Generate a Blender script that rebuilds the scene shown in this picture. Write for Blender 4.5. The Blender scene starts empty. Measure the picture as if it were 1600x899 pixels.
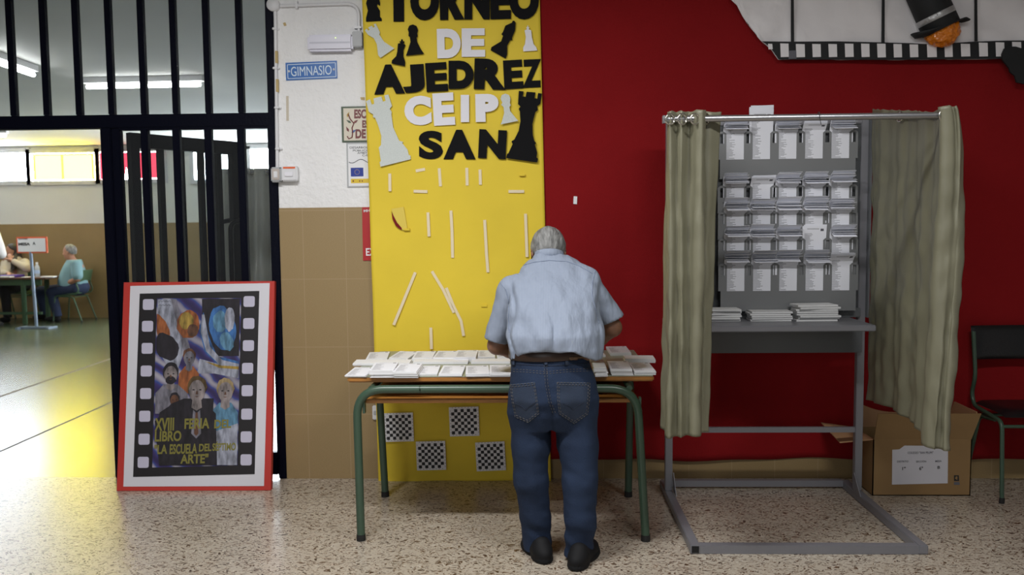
import bpy, bmesh, math, random
import numpy as np
from mathutils import Vector, Matrix
from mathutils.bvhtree import BVHTree
random.seed(7)
SC = bpy.context.scene
COL = SC.collection
PI = math.pi

# ------------------------------------------------------------------ camera
FPX = 1335.0
H = 1.47
D = 4.87                       # distance of the hall wall
PITCH, ROLL, YAW = math.atan(98 / FPX), 0.010, math.atan(43 / FPX)
CAM = Vector((0, 0, H))
_F = Vector((-math.sin(YAW) * math.cos(PITCH), math.cos(YAW) * math.cos(PITCH), -math.sin(PITCH)))
_R0 = Vector((math.cos(YAW), math.sin(YAW), 0))
_U0 = _R0.cross(_F)
_R = _R0 * math.cos(ROLL) - _U0 * math.sin(ROLL)
_U = _U0 * math.cos(ROLL) + _R0 * math.sin(ROLL)

def ray(px, py):
    return _F + _R * ((px - 800) / FPX) - _U * ((py - 449.5) / FPX)
def W(px, py, Y=D):            # measured point on the upright plane at depth Y
    d = ray(px, py)
    return CAM + d * (Y / d.y)
def PZ(px, py, Z=0.0):         # measured point on the level plane at height Z
    d = ray(px, py)
    return CAM + d * ((Z - H) / d.z)
def proj(p):
    v = Vector(p) - CAM
    z = v.dot(_F)
    return 800 + FPX * v.dot(_R) / z, 449.5 - FPX * v.dot(_U) / z

# ------------------------------------------------------------------ materials
def nt(name):
    m = bpy.data.materials.new(name)
    m.use_nodes = True
    n = m.node_tree
    return m, n, n.nodes['Principled BSDF']
def mat(name, col, rough=0.6, metal=0.0, var=0.0, vscale=8.0, bump=0.0, bscale=80.0, spec=None, emit=None, trans=0.0, stretch=(1, 1, 1), coat=0.0, sheen=0.0):
    m, n, b = nt(name)
    c = (col[0], col[1], col[2], 1)
    b.inputs['Base Color'].default_value = c
    b.inputs['Roughness'].default_value = rough
    b.inputs['Metallic'].default_value = metal
    if spec is not None: b.inputs['Specular IOR Level'].default_value = spec
    if coat: b.inputs['Coat Weight'].default_value = coat
    if sheen: b.inputs['Sheen Weight'].default_value = sheen
    if trans: b.inputs['Transmission Weight'].default_value = trans
    if emit:
        b.inputs['Emission Color'].default_value = (emit[0], emit[1], emit[2], 1)
        b.inputs['Emission Strength'].default_value = emit[3]
    tc = mp = None
    if var or bump:
        tc = n.nodes.new('ShaderNodeTexCoord')
        mp = n.nodes.new('ShaderNodeMapping')
        mp.inputs['Scale'].default_value = stretch
        n.links.new(tc.outputs['Object'], mp.inputs['Vector'])
    if var:
        t = n.nodes.new('ShaderNodeTexNoise'); t.inputs['Scale'].default_value = vscale; t.inputs['Detail'].default_value = 5
        n.links.new(mp.outputs[0], t.inputs['Vector'])
        r = n.nodes.new('ShaderNodeValToRGB')
        r.color_ramp.elements[0].position = 0.3; r.color_ramp.elements[1].position = 0.7
        r.color_ramp.elements[0].color = tuple(x * (1 - var) for x in col[:3]) + (1,)
        r.color_ramp.elements[1].color = tuple(min(1, x * (1 + var)) for x in col[:3]) + (1,)
        n.links.new(t.outputs['Fac'], r.inputs['Fac'])
        n.links.new(r.outputs['Color'], b.inputs['Base Color'])
    if bump:
        t = n.nodes.new('ShaderNodeTexNoise'); t.inputs['Scale'].default_value = bscale; t.inputs['Detail'].default_value = 4
        n.links.new(mp.outputs[0], t.inputs['Vector'])
        bp = n.nodes.new('ShaderNodeBump'); bp.inputs['Strength'].default_value = bump; bp.inputs['Distance'].default_value = 0.01
        n.links.new(t.outputs['Fac'], bp.inputs['Height'])
        n.links.new(bp.outputs['Normal'], b.inputs['Normal'])
    return m
def math_node(n, op, a, b=None, c=None):
    x = n.nodes.new('ShaderNodeMath'); x.operation = op
    for i, v in enumerate((a, b, c)):
        if v is None: continue
        if isinstance(v, (int, float)): x.inputs[i].default_value = v
        else: n.links.new(v, x.inputs[i])
    return x.outputs[0]
def mixcol(n, fac, a, b):
    x = n.nodes.new('ShaderNodeMix'); x.data_type = 'RGBA'
    if isinstance(fac, (int, float)): x.inputs[0].default_value = fac
    else: n.links.new(fac, x.inputs[0])
    for i, v in ((6, a), (7, b)):
        if isinstance(v, tuple): x.inputs[i].default_value = v if len(v) == 4 else v + (1,)
        else: n.links.new(v, x.inputs[i])
    return x.outputs[2]

M = {}
def build_materials():
    # terrazzo: pale cement with elongated brown and dark chips
    m, n, b = nt('terrazzo')
    tc = n.nodes.new('ShaderNodeTexCoord')
    base = n.nodes.new('ShaderNodeTexNoise'); base.inputs['Scale'].default_value = 3; n.links.new(tc.outputs['Object'], base.inputs['Vector'])
    wp = n.nodes.new('ShaderNodeTexNoise'); wp.inputs['Scale'].default_value = 18
    n.links.new(tc.outputs['Object'], wp.inputs['Vector'])
    add = n.nodes.new('ShaderNodeVectorMath'); add.operation = 'MULTIPLY_ADD'
    n.links.new(wp.outputs['Color'], add.inputs[0]); add.inputs[1].default_value = (.07, .07, 0); n.links.new(tc.outputs['Object'], add.inputs[2])
    col = mixcol(n, base.outputs['Fac'], (.40, .345, .275), (.50, .44, .355))
    for sc, th, c, rot in ((70, .2, (.56, .51, .43), 1.1), (110, .36, (.17, .10, .055), .2), (60, .40, (.105, .060, .033), .5), (78, .34, (.062, .040, .026), -.7)):
        mp = n.nodes.new('ShaderNodeMapping'); mp.inputs['Rotation'].default_value = (0, 0, rot); mp.inputs['Scale'].default_value = (1, 2.1, 1); mp.inputs['Location'].default_value = (sc, rot, 0)
        n.links.new(add.outputs[0], mp.inputs['Vector'])
        v = n.nodes.new('ShaderNodeTexVoronoi'); v.inputs['Scale'].default_value = sc
        n.links.new(mp.outputs[0], v.inputs['Vector'])
        sp = n.nodes.new('ShaderNodeSeparateColor'); n.links.new(v.outputs['Color'], sp.inputs[0])
        rad = math_node(n, 'MULTIPLY', sp.outputs[0], .60)
        near = math_node(n, 'LESS_THAN', v.outputs['Distance'], rad)
        pick = math_node(n, 'LESS_THAN', sp.outputs[1], th + .08)
        fac = math_node(n, 'MULTIPLY', near, pick)
        col = mixcol(n, fac, col, c)
    n.links.new(col, b.inputs['Base Color'])
    b.inputs['Roughness'].default_value = .30
    b.inputs['Specular IOR Level'].default_value = .75
    M['terrazzo'] = m
    # painted gym floor
    m, n, b = nt('gym_floor_paint')
    tc = n.nodes.new('ShaderNodeTexCoord')
    t = n.nodes.new('ShaderNodeTexNoise'); t.inputs['Scale'].default_value = 1.3; t.inputs['Detail'].default_value = 6; n.links.new(tc.outputs['Object'], t.inputs['Vector'])
    t2 = n.nodes.new('ShaderNodeTexNoise'); t2.inputs['Scale'].default_value = 22; n.links.new(tc.outputs['Object'], t2.inputs['Vector'])
    c = mixcol(n, t.outputs['Fac'], (.045, .06, .034), (.085, .10, .06))
    n.links.new(c, b.inputs['Base Color'])
    sx = n.nodes.new('ShaderNodeSeparateXYZ'); n.links.new(tc.outputs['Object'], sx.inputs[0])
    for (pa, pb, wd, cj) in (((0, 706), (178, 627), .012, (.02, .02, .015)), ((0, 620), (178, 559), .022, (.075, .05, .02))):
        A, B = PZ(*pa), PZ(*pb); dd = (B - A).normalized(); nx, ny = -dd.y, dd.x; k = -(nx * A.x + ny * A.y)
        dist = math_node(n, 'ABSOLUTE', math_node(n, 'ADD', math_node(n, 'MULTIPLY', sx.outputs[0], nx), math_node(n, 'MULTIPLY_ADD', sx.outputs[1], ny, k)))
        c = mixcol(n, math_node(n, 'LESS_THAN', dist, wd), c, cj)
        jt = math_node(n, 'LESS_THAN', dist, wd); rough = math_node(n, 'MULTIPLY_ADD', jt, .5, .19) if wd < .02 else math_node(n, 'MAXIMUM', rough, math_node(n, 'MULTIPLY_ADD', jt, .4, .26))
    n.links.new(c, b.inputs['Base Color']); n.links.new(rough, b.inputs['Roughness'])
    b.inputs['Specular IOR Level'].default_value = .6
    M['gym_floor'] = m
    # ballot paper: printed list, heading and little emblem, by the sheet's own UV
    m, n, b = nt('ballot_paper')
    uv = n.nodes.new('ShaderNodeUVMap'); uv.uv_map = 'UVMap'
    sx = n.nodes.new('ShaderNodeSeparateXYZ'); n.links.new(uv.outputs[0], sx.inputs[0])
    u, v = sx.outputs[0], sx.outputs[1]
    ln = math_node(n, 'MULTIPLY', v, 38.0)
    fl = math_node(n, 'FLOOR', ln); fr = math_node(n, 'FRACT', ln)
    wn = n.nodes.new('ShaderNodeTexWhiteNoise'); wn.noise_dimensions = '1D'; n.links.new(fl, wn.inputs['W'])
    end = math_node(n, 'MULTIPLY_ADD', wn.outputs['Value'], .28, .26)
    k = math_node(n, 'MULTIPLY', math_node(n, 'GREATER_THAN', u, .09), math_node(n, 'LESS_THAN', u, end))
    k = math_node(n, 'MULTIPLY', k, math_node(n, 'LESS_THAN', fr, .62))
    k = math_node(n, 'MULTIPLY', k, math_node(n, 'MULTIPLY', math_node(n, 'GREATER_THAN', v, .06), math_node(n, 'LESS_THAN', v, .84)))
    k = math_node(n, 'MULTIPLY', k, .55)
    lg = math_node(n, 'MULTIPLY', math_node(n, 'MULTIPLY', math_node(n, 'GREATER_THAN', u, .78), math_node(n, 'LESS_THAN', u, .92)),
                   math_node(n, 'MULTIPLY', math_node(n, 'GREATER_THAN', v, .885), math_node(n, 'LESS_THAN', v, .945)))
    hd = math_node(n, 'MULTIPLY', math_node(n, 'MULTIPLY', math_node(n, 'GREATER_THAN', u, .2), math_node(n, 'LESS_THAN', u, .72)),
                   math_node(n, 'MULTIPLY', math_node(n, 'GREATER_THAN', v, .925), math_node(n, 'LESS_THAN', v, .95)))
    hd = math_node(n, 'MULTIPLY', hd, .5)
    k = math_node(n, 'MAXIMUM', k, math_node(n, 'MAXIMUM', lg, hd))
    c = mixcol(n, k, (.78, .79, .85), (.11, .11, .13))
    n.links.new(c, b.inputs['Base Color']); b.inputs['Roughness'].default_value = .75
    M['ballot'] = m
    # tan wall tiles with pale joints (object space: x, z)
    m, n, b = nt('tan_tile')
    tc = n.nodes.new('ShaderNodeTexCoord')
    sx = n.nodes.new('ShaderNodeSeparateXYZ'); n.links.new(tc.outputs['Object'], sx.inputs[0])
    def joint(o, pitch, off, w):
        a = math_node(n, 'ADD', o, off)
        a = math_node(n, 'DIVIDE', a, pitch)
        a = math_node(n, 'FRACT', a)
        return math_node(n, 'LESS_THAN', a, w / pitch)
    jx = joint(sx.outputs[0], .245, TILE_X, .0035); jz = joint(sx.outputs[2], .394, TILE_Z, .0035)
    j = math_node(n, 'MAXIMUM', jx, jz)
    mp = n.nodes.new('ShaderNodeMapping'); mp.inputs['Scale'].default_value = (60, 60, 160); n.links.new(tc.outputs['Object'], mp.inputs['Vector'])
    t = n.nodes.new('ShaderNodeTexNoise'); t.inputs['Scale'].default_value = 2.2; n.links.new(mp.outputs[0], t.inputs['Vector'])
    c = mixcol(n, t.outputs['Fac'], (.26, .178, .078), (.37, .262, .125))
    c = mixcol(n, math_node(n, 'MULTIPLY', j, .6), c, (.44, .32, .19))
    n.links.new(c, b.inputs['Base Color']); b.inputs['Roughness'].default_value = .42
    M['tile'] = m
    M['plaster'] = mat('white_plaster', (.84, .835, .835), .85, var=.04, vscale=2.0, bump=.8, bscale=42)
    M['gym_plaster'] = mat('gym_plaster', (.66, .645, .61), .8, var=.03, vscale=1.5)
    M['gym_tan'] = mat('gym_tan_paint', (.27, .18, .075), .5, var=.08, vscale=3)
    M['ceiling'] = mat('ceiling_paint', (.42, .42, .40), .85, var=.06, vscale=1.0)
    M['iron'] = mat('navy_iron_paint', (.0025, .003, .009), .38, bump=.15, bscale=60, spec=.10)
    M['iron2'] = mat('dark_iron_paint', (.0035, .003, .004), .35, spec=.12)
    M['yellow'] = mat('yellow_paper', (.78, .58, .036), .72, var=.04, vscale=3, bump=.35, bscale=7)
    M['red_cloth'] = mat('red_felt', (.235, .0075, .0095), .92, var=.06, vscale=2.5, bump=.25, bscale=180, spec=.15)
    M['black_foam'] = mat('black_foam', (.007, .007, .008), .9, spec=.2)
    M['white_foam'] = mat('white_foam', (.80, .79, .84), .8)
    M['silver_foam'] = mat('glitter_foam', (.60, .64, .62), .55, var=.12, vscale=250, bump=.2, bscale=400)
    M['tape'] = mat('clear_tape', (.80, .68, .46), .35)
    M['paper'] = mat('white_paper', (.80, .80, .82), .75)
    M['paper2'] = mat('crumpled_white_paper', (.86, .83, .835), .7, bump=.6, bscale=6)
    M['envelope'] = mat('envelope_paper', (.66, .66, .66), .7, var=.03, vscale=40)
    M['ink'] = mat('black_ink', (.02, .02, .022), .7)
    M['greyink'] = mat('grey_ink', (.13, .13, .15), .7)
    M['black_paper'] = mat('black_card', (.010, .011, .012), .7)
    M['silver_foil'] = mat('silver_foil', (.5, .5, .5), .35, metal=.6, bump=.6, bscale=60)
    M['orange_film'] = mat('orange_cellophane', (.72, .20, .008), .16, bump=.9, bscale=28, spec=.7)
    M['green_metal'] = mat('green_tube_paint', (.045, .085, .055), .33, spec=.5)
    M['green_metal2'] = mat('dull_green_paint', (.05, .10, .05), .45)
    M['wood_edge'] = mat('orange_wood_edge', (.40, .17, .035), .4, var=.2, vscale=14, stretch=(2, 8, 30))
    M['laminate'] = mat('grey_green_laminate', (.30, .32, .24), .4)
    M['shelf_dark'] = mat('dark_shelf_board', (.05, .055, .04), .6)
    M['grey_metal'] = mat('grey_sheet_metal', (.125, .132, .14), .42, metal=.15, spec=.5, var=.04, vscale=5)
    M['rack_metal'] = mat('rack_sheet_metal', (.21, .215, .22), .38, metal=.2)  # lightened so the tabs stand out where little shadow falls
    M['panel_shaded'] = mat('shaded_panel_metal', (.075, .08, .085), .45, metal=.15)  # darkened: shade behind the rack tabs is put into the colour
    M['grey_metal2'] = mat('grey_tube_metal', (.215, .215, .235), .4, metal=.25)
    M['steel'] = mat('steel_tube', (.42, .42, .44), .3, metal=.9)
    M['chrome'] = mat('chrome_ring', (.65, .63, .58), .18, metal=1.0)
    M['dark'] = mat('hollow_shade_black', (.006, .006, .006), .9)
    M['curtain'] = mat('olive_satin', (.172, .165, .112), .42, var=.06, vscale=9, bump=.28, bscale=16, spec=.45, stretch=(1, 1, .5))
    M['curtain_gym'] = mat('grey_satin', (.52, .52, .49), .5, var=.1, vscale=6)
    M['cardboard'] = mat('cardboard', (.28, .168, .068), .8, var=.05, vscale=5)
    M['cardboard_in'] = mat('cardboard_inside', (.44, .25, .125), .8, var=.04, vscale=5)
    M['vinyl'] = mat('black_vinyl', (.009, .009, .010), .32, bump=.15, bscale=120)
    M['rubber'] = mat('black_rubber', (.012, .012, .012), .7)
    M['red_board'] = mat('red_board_edge', (.50, .035, .025), .55)
    M['sheet'] = mat('poster_white_sheet', (.68, .67, .72), .6)
    M['print_black'] = mat('print_black', (.012, .010, .012), .5)
    M['perf'] = mat('pale_lilac_print', (.52, .50, .62), .6)
    M['olive_ink'] = mat('olive_lettering', (.20, .18, .035), .6)
    M['skin'] = mat('skin', (.40, .20, .125), .5, var=.08, vscale=25)
    M['skin_tan'] = mat('tanned_skin', (.235, .115, .07), .5, var=.10, vscale=25)
    M['hair_grey'] = mat('grey_hair', (.20, .20, .195), .6, var=.5, vscale=60, bump=.8, bscale=130, stretch=(1, .3, .3))
    M['hair_dark'] = mat('dark_hair', (.02, .013, .010), .5, var=.3, vscale=50)
    M['leather'] = mat('brown_leather', (.030, .013, .008), .4, var=.15, vscale=30)
    M['patch'] = mat('worn_leather_patch', (.15, .085, .045), .5, var=.15, vscale=60)
    M['shoe'] = mat('black_shoe', (.007, .007, .008), .72, spec=.25)
    M['stitch'] = mat('jean_stitch', (.11, .10, .095), .7)
    M['seamd'] = mat('jean_seam', (.009, .016, .038), .8)
    M['pocket'] = mat('pocket_denim', (.020, .033, .064), .85, var=.22, vscale=8, bump=.2, bscale=300)
    # denim
    M['denim'] = mat('blue_denim', (.016, .028, .060), .85, var=.30, vscale=6, bump=.2, bscale=260, stretch=(1, 1, .45), spec=.25)
    # striped shirt cloth
    m, n, b = nt('pale_blue_shirt_cloth')
    tc = n.nodes.new('ShaderNodeTexCoord')
    sx = n.nodes.new('ShaderNodeSeparateXYZ'); n.links.new(tc.outputs['Object'], sx.inputs[0])
    s = math_node(n, 'SINE', math_node(n, 'MULTIPLY', sx.outputs[0], 900.0))
    s = math_node(n, 'MULTIPLY', math_node(n, 'ADD', s, 1.0), .5)
    n.links.new(mixcol(n, s, (.215, .255, .335), (.27, .31, .39)), b.inputs['Base Color'])
    b.inputs['Roughness'].default_value = .75
    t = n.nodes.new('ShaderNodeTexNoise'); t.inputs['Scale'].default_value = 11; t.inputs['Detail'].default_value = 3
    mp = n.nodes.new('ShaderNodeMapping'); mp.inputs['Scale'].default_value = (1.5, 1, .55); n.links.new(tc.outputs['Object'], mp.inputs['Vector']); n.links.new(mp.outputs[0], t.inputs['Vector'])
    bp = n.nodes.new('ShaderNodeBump'); bp.inputs['Strength'].default_value = .5; bp.inputs['Distance'].default_value = .035
    n.links.new(t.outputs['Fac'], bp.inputs['Height']); n.links.new(bp.outputs[0], b.inputs['Normal'])
    M['shirt'] = m
    M['shirt_seam'] = mat('shirt_seam', (.19, .23, .32), .8)
    M['polo'] = mat('aqua_polo_cloth', (.18, .32, .35), .8)
    M['beige'] = mat('beige_jacket_cloth', (.42, .36, .27), .85)
    M['dark_cloth'] = mat('dark_cloth', (.02, .018, .02), .9)
    M['white_cloth'] = mat('white_cloth', (.75, .73, .74), .8)
    M['jeans_far'] = mat('dark_jeans', (.02, .03, .07), .9)
    M['plastic'] = mat('white_plastic', (.72, .72, .74), .4)
    M['plastic_lamp'] = mat('frosted_lamp_cover', (.66, .65, .74), .35)
    M['grey_plastic'] = mat('grey_plastic', (.42, .43, .44), .5)
    M['clearbox'] = mat('smoky_cover', (.50, .44, .40), .3)
    M['orange'] = mat('orange_strip', (.75, .13, .03), .5)
    M['blue_sign'] = mat('blue_enamel', (.022, .13, .42), .35)
    M['pale_letter'] = mat('pale_lettering', (.62, .72, .82), .4)
    M['tile_cream'] = mat('cream_glazed_tile', (.66, .60, .49), .3)
    M['tile_green'] = mat('green_glazed_border', (.06, .09, .05), .35)
    M['tile_red'] = mat('oxblood_glaze', (.16, .022, .020), .35)
    M['tile_yellow'] = mat('mustard_glaze', (.45, .28, .03), .35)
    M['tile_blue'] = mat('blue_glaze', (.06, .11, .30), .35)
    M['eu_blue'] = mat('flag_blue', (.012, .035, .28), .5)
    M['gold'] = mat('gold_print', (.72, .50, .03), .5)
    M['fire_red'] = mat('fire_sign_red', (.42, .012, .014), .4)
    M['beige_tape'] = mat('old_masking_tape', (.58, .52, .42), .7)
    M['old_tape'] = mat('yellowed_tape', (.50, .37, .16), .6)
    M['purple'] = mat('purple_folder', (.10, .05, .35), .5)
    M['sign_orange'] = mat('orange_sign_frame', (.72, .13, .05), .5)
    M['sign_post'] = mat('blue_grey_post', (.20, .25, .32), .4, metal=.3)
    M['brown_top'] = mat('brown_laminate', (.12, .06, .035), .4)
    M['surround'] = mat('window_surround_tile', (.50, .49, .50), .5, var=.1, vscale=9)
    M['win_white'] = mat('bright_sky_pane', (.8, .8, .8), .5, emit=(.86, .93, 1.0, WIN))
    M['win_yellow'] = mat('backlit_yellow_sheet', (.8, .7, .1), .5, emit=(1.0, .86, .03, WIN * .8))
    M['win_yellow2'] = mat('backlit_yellow_double_sheet', (.8, .7, .1), .5, emit=(1.0, .90, .12, 1.4))
    M['win_red'] = mat('backlit_red_sheet', (.8, .1, .1), .5, emit=(1.0, .035, .11, 1.6))
    M['tube_light'] = mat('fluorescent_tube', (.9, .9, .9), .5, emit=(1.0, 1.0, 1.0, 30.0))
    m, n, b = nt('glass_pane')      # thin clear glass with a little dust
    n.nodes.remove(b)
    o = n.nodes['Material Output']
    tr = n.nodes.new('ShaderNodeBsdfTransparent'); tr.inputs[0].default_value = (.93, .95, .95, 1)
    gl = n.nodes.new('ShaderNodeBsdfGlossy'); gl.inputs['Roughness'].default_value = .02
    df = n.nodes.new('ShaderNodeBsdfDiffuse'); df.inputs[0].default_value = (.55, .56, .56, 1)
    fz = n.nodes.new('ShaderNodeFresnel'); fz.inputs[0].default_value = 1.45
    mx = n.nodes.new('ShaderNodeMixShader'); n.links.new(fz.outputs[0], mx.inputs[0]); n.links.new(tr.outputs[0], mx.inputs[1]); n.links.new(gl.outputs[0], mx.inputs[2])
    m2 = n.nodes.new('ShaderNodeMixShader'); m2.inputs[0].default_value = .010
    n.links.new(mx.outputs[0], m2.inputs[1]); n.links.new(df.outputs[0], m2.inputs[2]); n.links.new(m2.outputs[0], o.inputs['Surface'])
    M['glass'] = m
    m, n, b = nt('clear_bottle'); b.inputs['Base Color'].default_value = (.8, .88, .95, 1); b.inputs['Roughness'].default_value = .15; b.inputs['Alpha'].default_value = .55
    M['bottle'] = m
    # drawing: purple, blue and white pencil swirls
    m, n, b = nt('pencil_drawing')
    tc = n.nodes.new('ShaderNodeTexCoord')
    w = n.nodes.new('ShaderNodeTexWave'); w.inputs['Scale'].default_value = 3.2; w.inputs['Distortion'].default_value = 5; w.inputs['Detail'].default_value = 3; w.inputs['Detail Scale'].default_value = 1.2
    mp = n.nodes.new('ShaderNodeMapping'); mp.inputs['Rotation'].default_value = (0, .9, 0); n.links.new(tc.outputs['Object'], mp.inputs['Vector']); n.links.new(mp.outputs[0], w.inputs['Vector'])
    r = n.nodes.new('ShaderNodeValToRGB'); e = r.color_ramp.elements
    e[0].position = 0; e[0].color = (.03, .02, .10, 1); e[1].position = 1; e[1].color = (.55, .53, .60, 1)
    for p, c in ((.3, (.06, .04, .22)), (.55, (.04, .10, .38)), (.75, (.30, .27, .42))):
        x = e.new(p); x.color = c + (1,)
    n.links.new(w.outputs['Fac'], r.inputs['Fac'])
    t = n.nodes.new('ShaderNodeTexNoise'); t.inputs['Scale'].default_value = 4; n.links.new(tc.outputs['Object'], t.inputs['Vector'])
    n.links.new(mixcol(n, math_node(n, 'MULTIPLY', t.outputs['Fac'], .9), r.outputs[0], (.020, .015, .05)), b.inputs['Base Color'])
    M['drawing'] = m
    for nm, c in (('d_dark', (.022, .018, .026)), ('d_face', (.34, .29, .29)), ('d_hair', (.14, .085, .03)), ('d_blond', (.42, .31, .16)), ('d_blue', (.05, .17, .45)), ('d_pale', (.42, .44, .54)),
                  ('d_warm', (.42, .13, .04)), ('d_gold', (.45, .30, .06)), ('d_grey', (.24, .23, .28)), ('d_cyan', (.13, .30, .46)), ('d_brown', (.16, .07, .04))):
        M[nm] = mat('pencil_' + nm[2:], tuple(q * .62 for q in c), .7, var=.6, vscale=26, stretch=(1.6, 1, .5))
# ------------------------------------------------------------------ meshes
class MB:
    """collects shapes in world space; build() links them as one mesh object"""
    def __init__(s): s.v = []; s.f = []; s.mi = []; s.uv = []; s.sm = []
    def add(s, vs, fs, mi=0, uvs=None, smooth=False):
        o = len(s.v); s.v += [tuple(v) for v in vs]
        for i, f in enumerate(fs):
            s.f.append([o + k for k in f]); s.mi.append(mi); s.sm.append(smooth)
            s.uv.append(uvs[i] if uvs else None)
        return s
    def box(s, a, b, mi=0, bev=0.0):
        (x0, y0, z0), (x1, y1, z1) = a, b
        x0, x1 = min(x0, x1), max(x0, x1); y0, y1 = min(y0, y1), max(y0, y1); z0, z1 = min(z0, z1), max(z0, z1)
        if not bev:
            v = [(x, y, z) for z in (z0, z1) for y in (y0, y1) for x in (x0, x1)]
            f = [(0, 2, 3, 1), (4, 5, 7, 6), (0, 1, 5, 4), (2, 6, 7, 3), (0, 4, 6, 2), (1, 3, 7, 5)]
            return s.add(v, f, mi)
        bm = bmesh.new(); bmesh.ops.create_cube(bm, size=1)
        for w in bm.verts: w.co = Vector(((x0 + x1) / 2 + w.co.x * (x1 - x0), (y0 + y1) / 2 + w.co.y * (y1 - y0), (z0 + z1) / 2 + w.co.z * (z1 - z0)))
        bmesh.ops.bevel(bm, geom=bm.edges[:], offset=min(bev, .45 * min(x1 - x0, y1 - y0, z1 - z0)), segments=2, affect='EDGES')
        return s.bm(bm, mi)
    def bm(s, bm, mi=0, smooth=False):
        bm.verts.index_update()
        s.add([v.co[:] for v in bm.verts], [[v.index for v in f.verts] for f in bm.faces], mi, smooth=smooth); bm.free(); return s
    def obox(s, c, ax, ay, az, mi=0):      # box from centre and three half-axis vectors
        c, ax, ay, az = map(Vector, (c, ax, ay, az))
        v = [c + ax * i + ay * j + az * k for k in (-1, 1) for j in (-1, 1) for i in (-1, 1)]
        return s.add(v, [(0, 2, 3, 1), (4, 5, 7, 6), (0, 1, 5, 4), (2, 6, 7, 3), (0, 4, 6, 2), (1, 3, 7, 5)], mi)
    def bar(s, a, b, w, d, up=(0, 0, 1), mi=0):   # square bar from a to b
        a, b = Vector(a), Vector(b); t = (b - a); L = t.length; t.normalize()
        u = Vector(up)
        if abs(u.dot(t)) > .95: u = Vector((0, 1, 0))
        x = t.cross(u).normalized(); y = x.cross(t).normalized()
        return s.obox((a + b) / 2, x * w / 2, y * d / 2, t * L / 2, mi)
    def prism(s, pts, n, mi=0, uvs=None):        # planar polygon pushed along n
        pts = [Vector(p) for p in pts]; n = Vector(n); k = len(pts)
        v = pts + [p + n for p in pts]
        f = [list(range(k)), list(range(2 * k - 1, k - 1, -1))] + [(i, i + k, (i + 1) % k + k, (i + 1) % k) for i in range(k)]
        return s.add(v, f, mi)
    def tube(s, pts, r, seg=10, closed=False, mi=0, flat=None):
        pts = [Vector(p) for p in pts]; n = len(pts); R = r if isinstance(r, (list, tuple)) else [r] * n
        rings = []; prev = None
        for i in range(n):
            a = pts[i - 1] if (i or closed) else pts[0]; b = pts[(i + 1) % n] if (i < n - 1 or closed) else pts[-1]
            t = (b - a).normalized()
            if prev is None:
                u = Vector((0, 0, 1)) if abs(t.z) < .9 else Vector((1, 0, 0))
                prev = (u - t * u.dot(t)).normalized()
            else:
                prev = (prev - t * prev.dot(t)).normalized()
            w = t.cross(prev)
            rings.append([pts[i] + (prev * math.cos(2 * PI * k / seg) + w * math.sin(2 * PI * k / seg)) * R[i] for k in range(seg)])
        v = [p for q in rings for p in q]; f = []
        for i in range(n if closed else n - 1):
            for k in range(seg):
                j = (i + 1) % n
                f.append((i * seg + k, i * seg + (k + 1) % seg, j * seg + (k + 1) % seg, j * seg + k))
        s.add(v, f, mi, smooth=True)
        if not closed:
            s.add(rings[0], [list(range(seg - 1, -1, -1))], mi); s.add(rings[-1], [list(range(seg))], mi)
        return s
    def lathe(s, prof, c, seg=24, mi=0, axis=(0, 0, 1)):   # prof [(r, h)] about an axis through c
        a = Vector(axis).normalized(); u = Vector((1, 0, 0)) if abs(a.x) < .9 else Vector((0, 1, 0))
        u = (u - a * u.dot(a)).normalized(); w = a.cross(u); c = Vector(c)
        v = [c + a * h + (u * math.cos(2 * PI * k / seg) + w * math.sin(2 * PI * k / seg)) * r for r, h in prof for k in range(seg)]
        f = [(i * seg + k, i * seg + (k + 1) % seg, (i + 1) * seg + (k + 1) % seg, (i + 1) * seg + k) for i in range(len(prof) - 1) for k in range(seg)]
        s.add(v, f, mi, smooth=True)
        s.add(v[:seg], [list(range(seg - 1, -1, -1))], mi); s.add(v[-seg:], [list(range(seg))], mi)
        return s
    def grid(s, P, nu, nv, mi=0, close_u=False, smooth=True, uv=False):
        f = []; uvs = []
        for j in range(nv - 1):
            for i in range(nu if close_u else nu - 1):
                i2 = (i + 1) % nu
                f.append((j * nu + i, j * nu + i2, (j + 1) * nu + i2, (j + 1) * nu + i))
                uvs.append([(i / (nu - 1), j / (nv - 1)), ((i + 1) / (nu - 1), j / (nv - 1)), ((i + 1) / (nu - 1), (j + 1) / (nv - 1)), (i / (nu - 1), (j + 1) / (nv - 1))])
        return s.add(P, f, mi, uvs if uv else None, smooth)
    def build(s, name, mats, parent=None, origin=None, flip=False):
        me = bpy.data.meshes.new(name)
        if parent is not None: o = tuple(world_loc(parent))
        elif origin is not None: o = tuple(origin)
        else:
            xs = np.array(s.v); lo, hi = xs.min(0), xs.max(0); o = ((lo[0] + hi[0]) / 2, (lo[1] + hi[1]) / 2, lo[2])
        me.from_pydata([(v[0] - o[0], v[1] - o[1], v[2] - o[2]) for v in s.v], [], s.f)
        for m in (mats if isinstance(mats, (list, tuple)) else [mats]): me.materials.append(M[m] if isinstance(m, str) else m)
        if any(s.mi): me.polygons.foreach_set('material_index', s.mi)
        me.polygons.foreach_set('use_smooth', s.sm)
        if any(u is not None for u in s.uv):
            l = me.uv_layers.new(name='UVMap'); k = 0
            flat = []
            for u, f in zip(s.uv, s.f): flat += list(u) if u is not None else [(0.0, 0.0)] * len(f)
            for i, q in enumerate(flat): l.data[i].uv = q
        me.update()
        bm = bmesh.new(); bm.from_mesh(me); bmesh.ops.recalc_face_normals(bm, faces=bm.faces[:]); bm.to_mesh(me); bm.free()
        ob = bpy.data.objects.new(name, me); COL.objects.link(ob)
        if parent is not None: ob.parent = parent
        else: ob.location = o
        return ob
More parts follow.
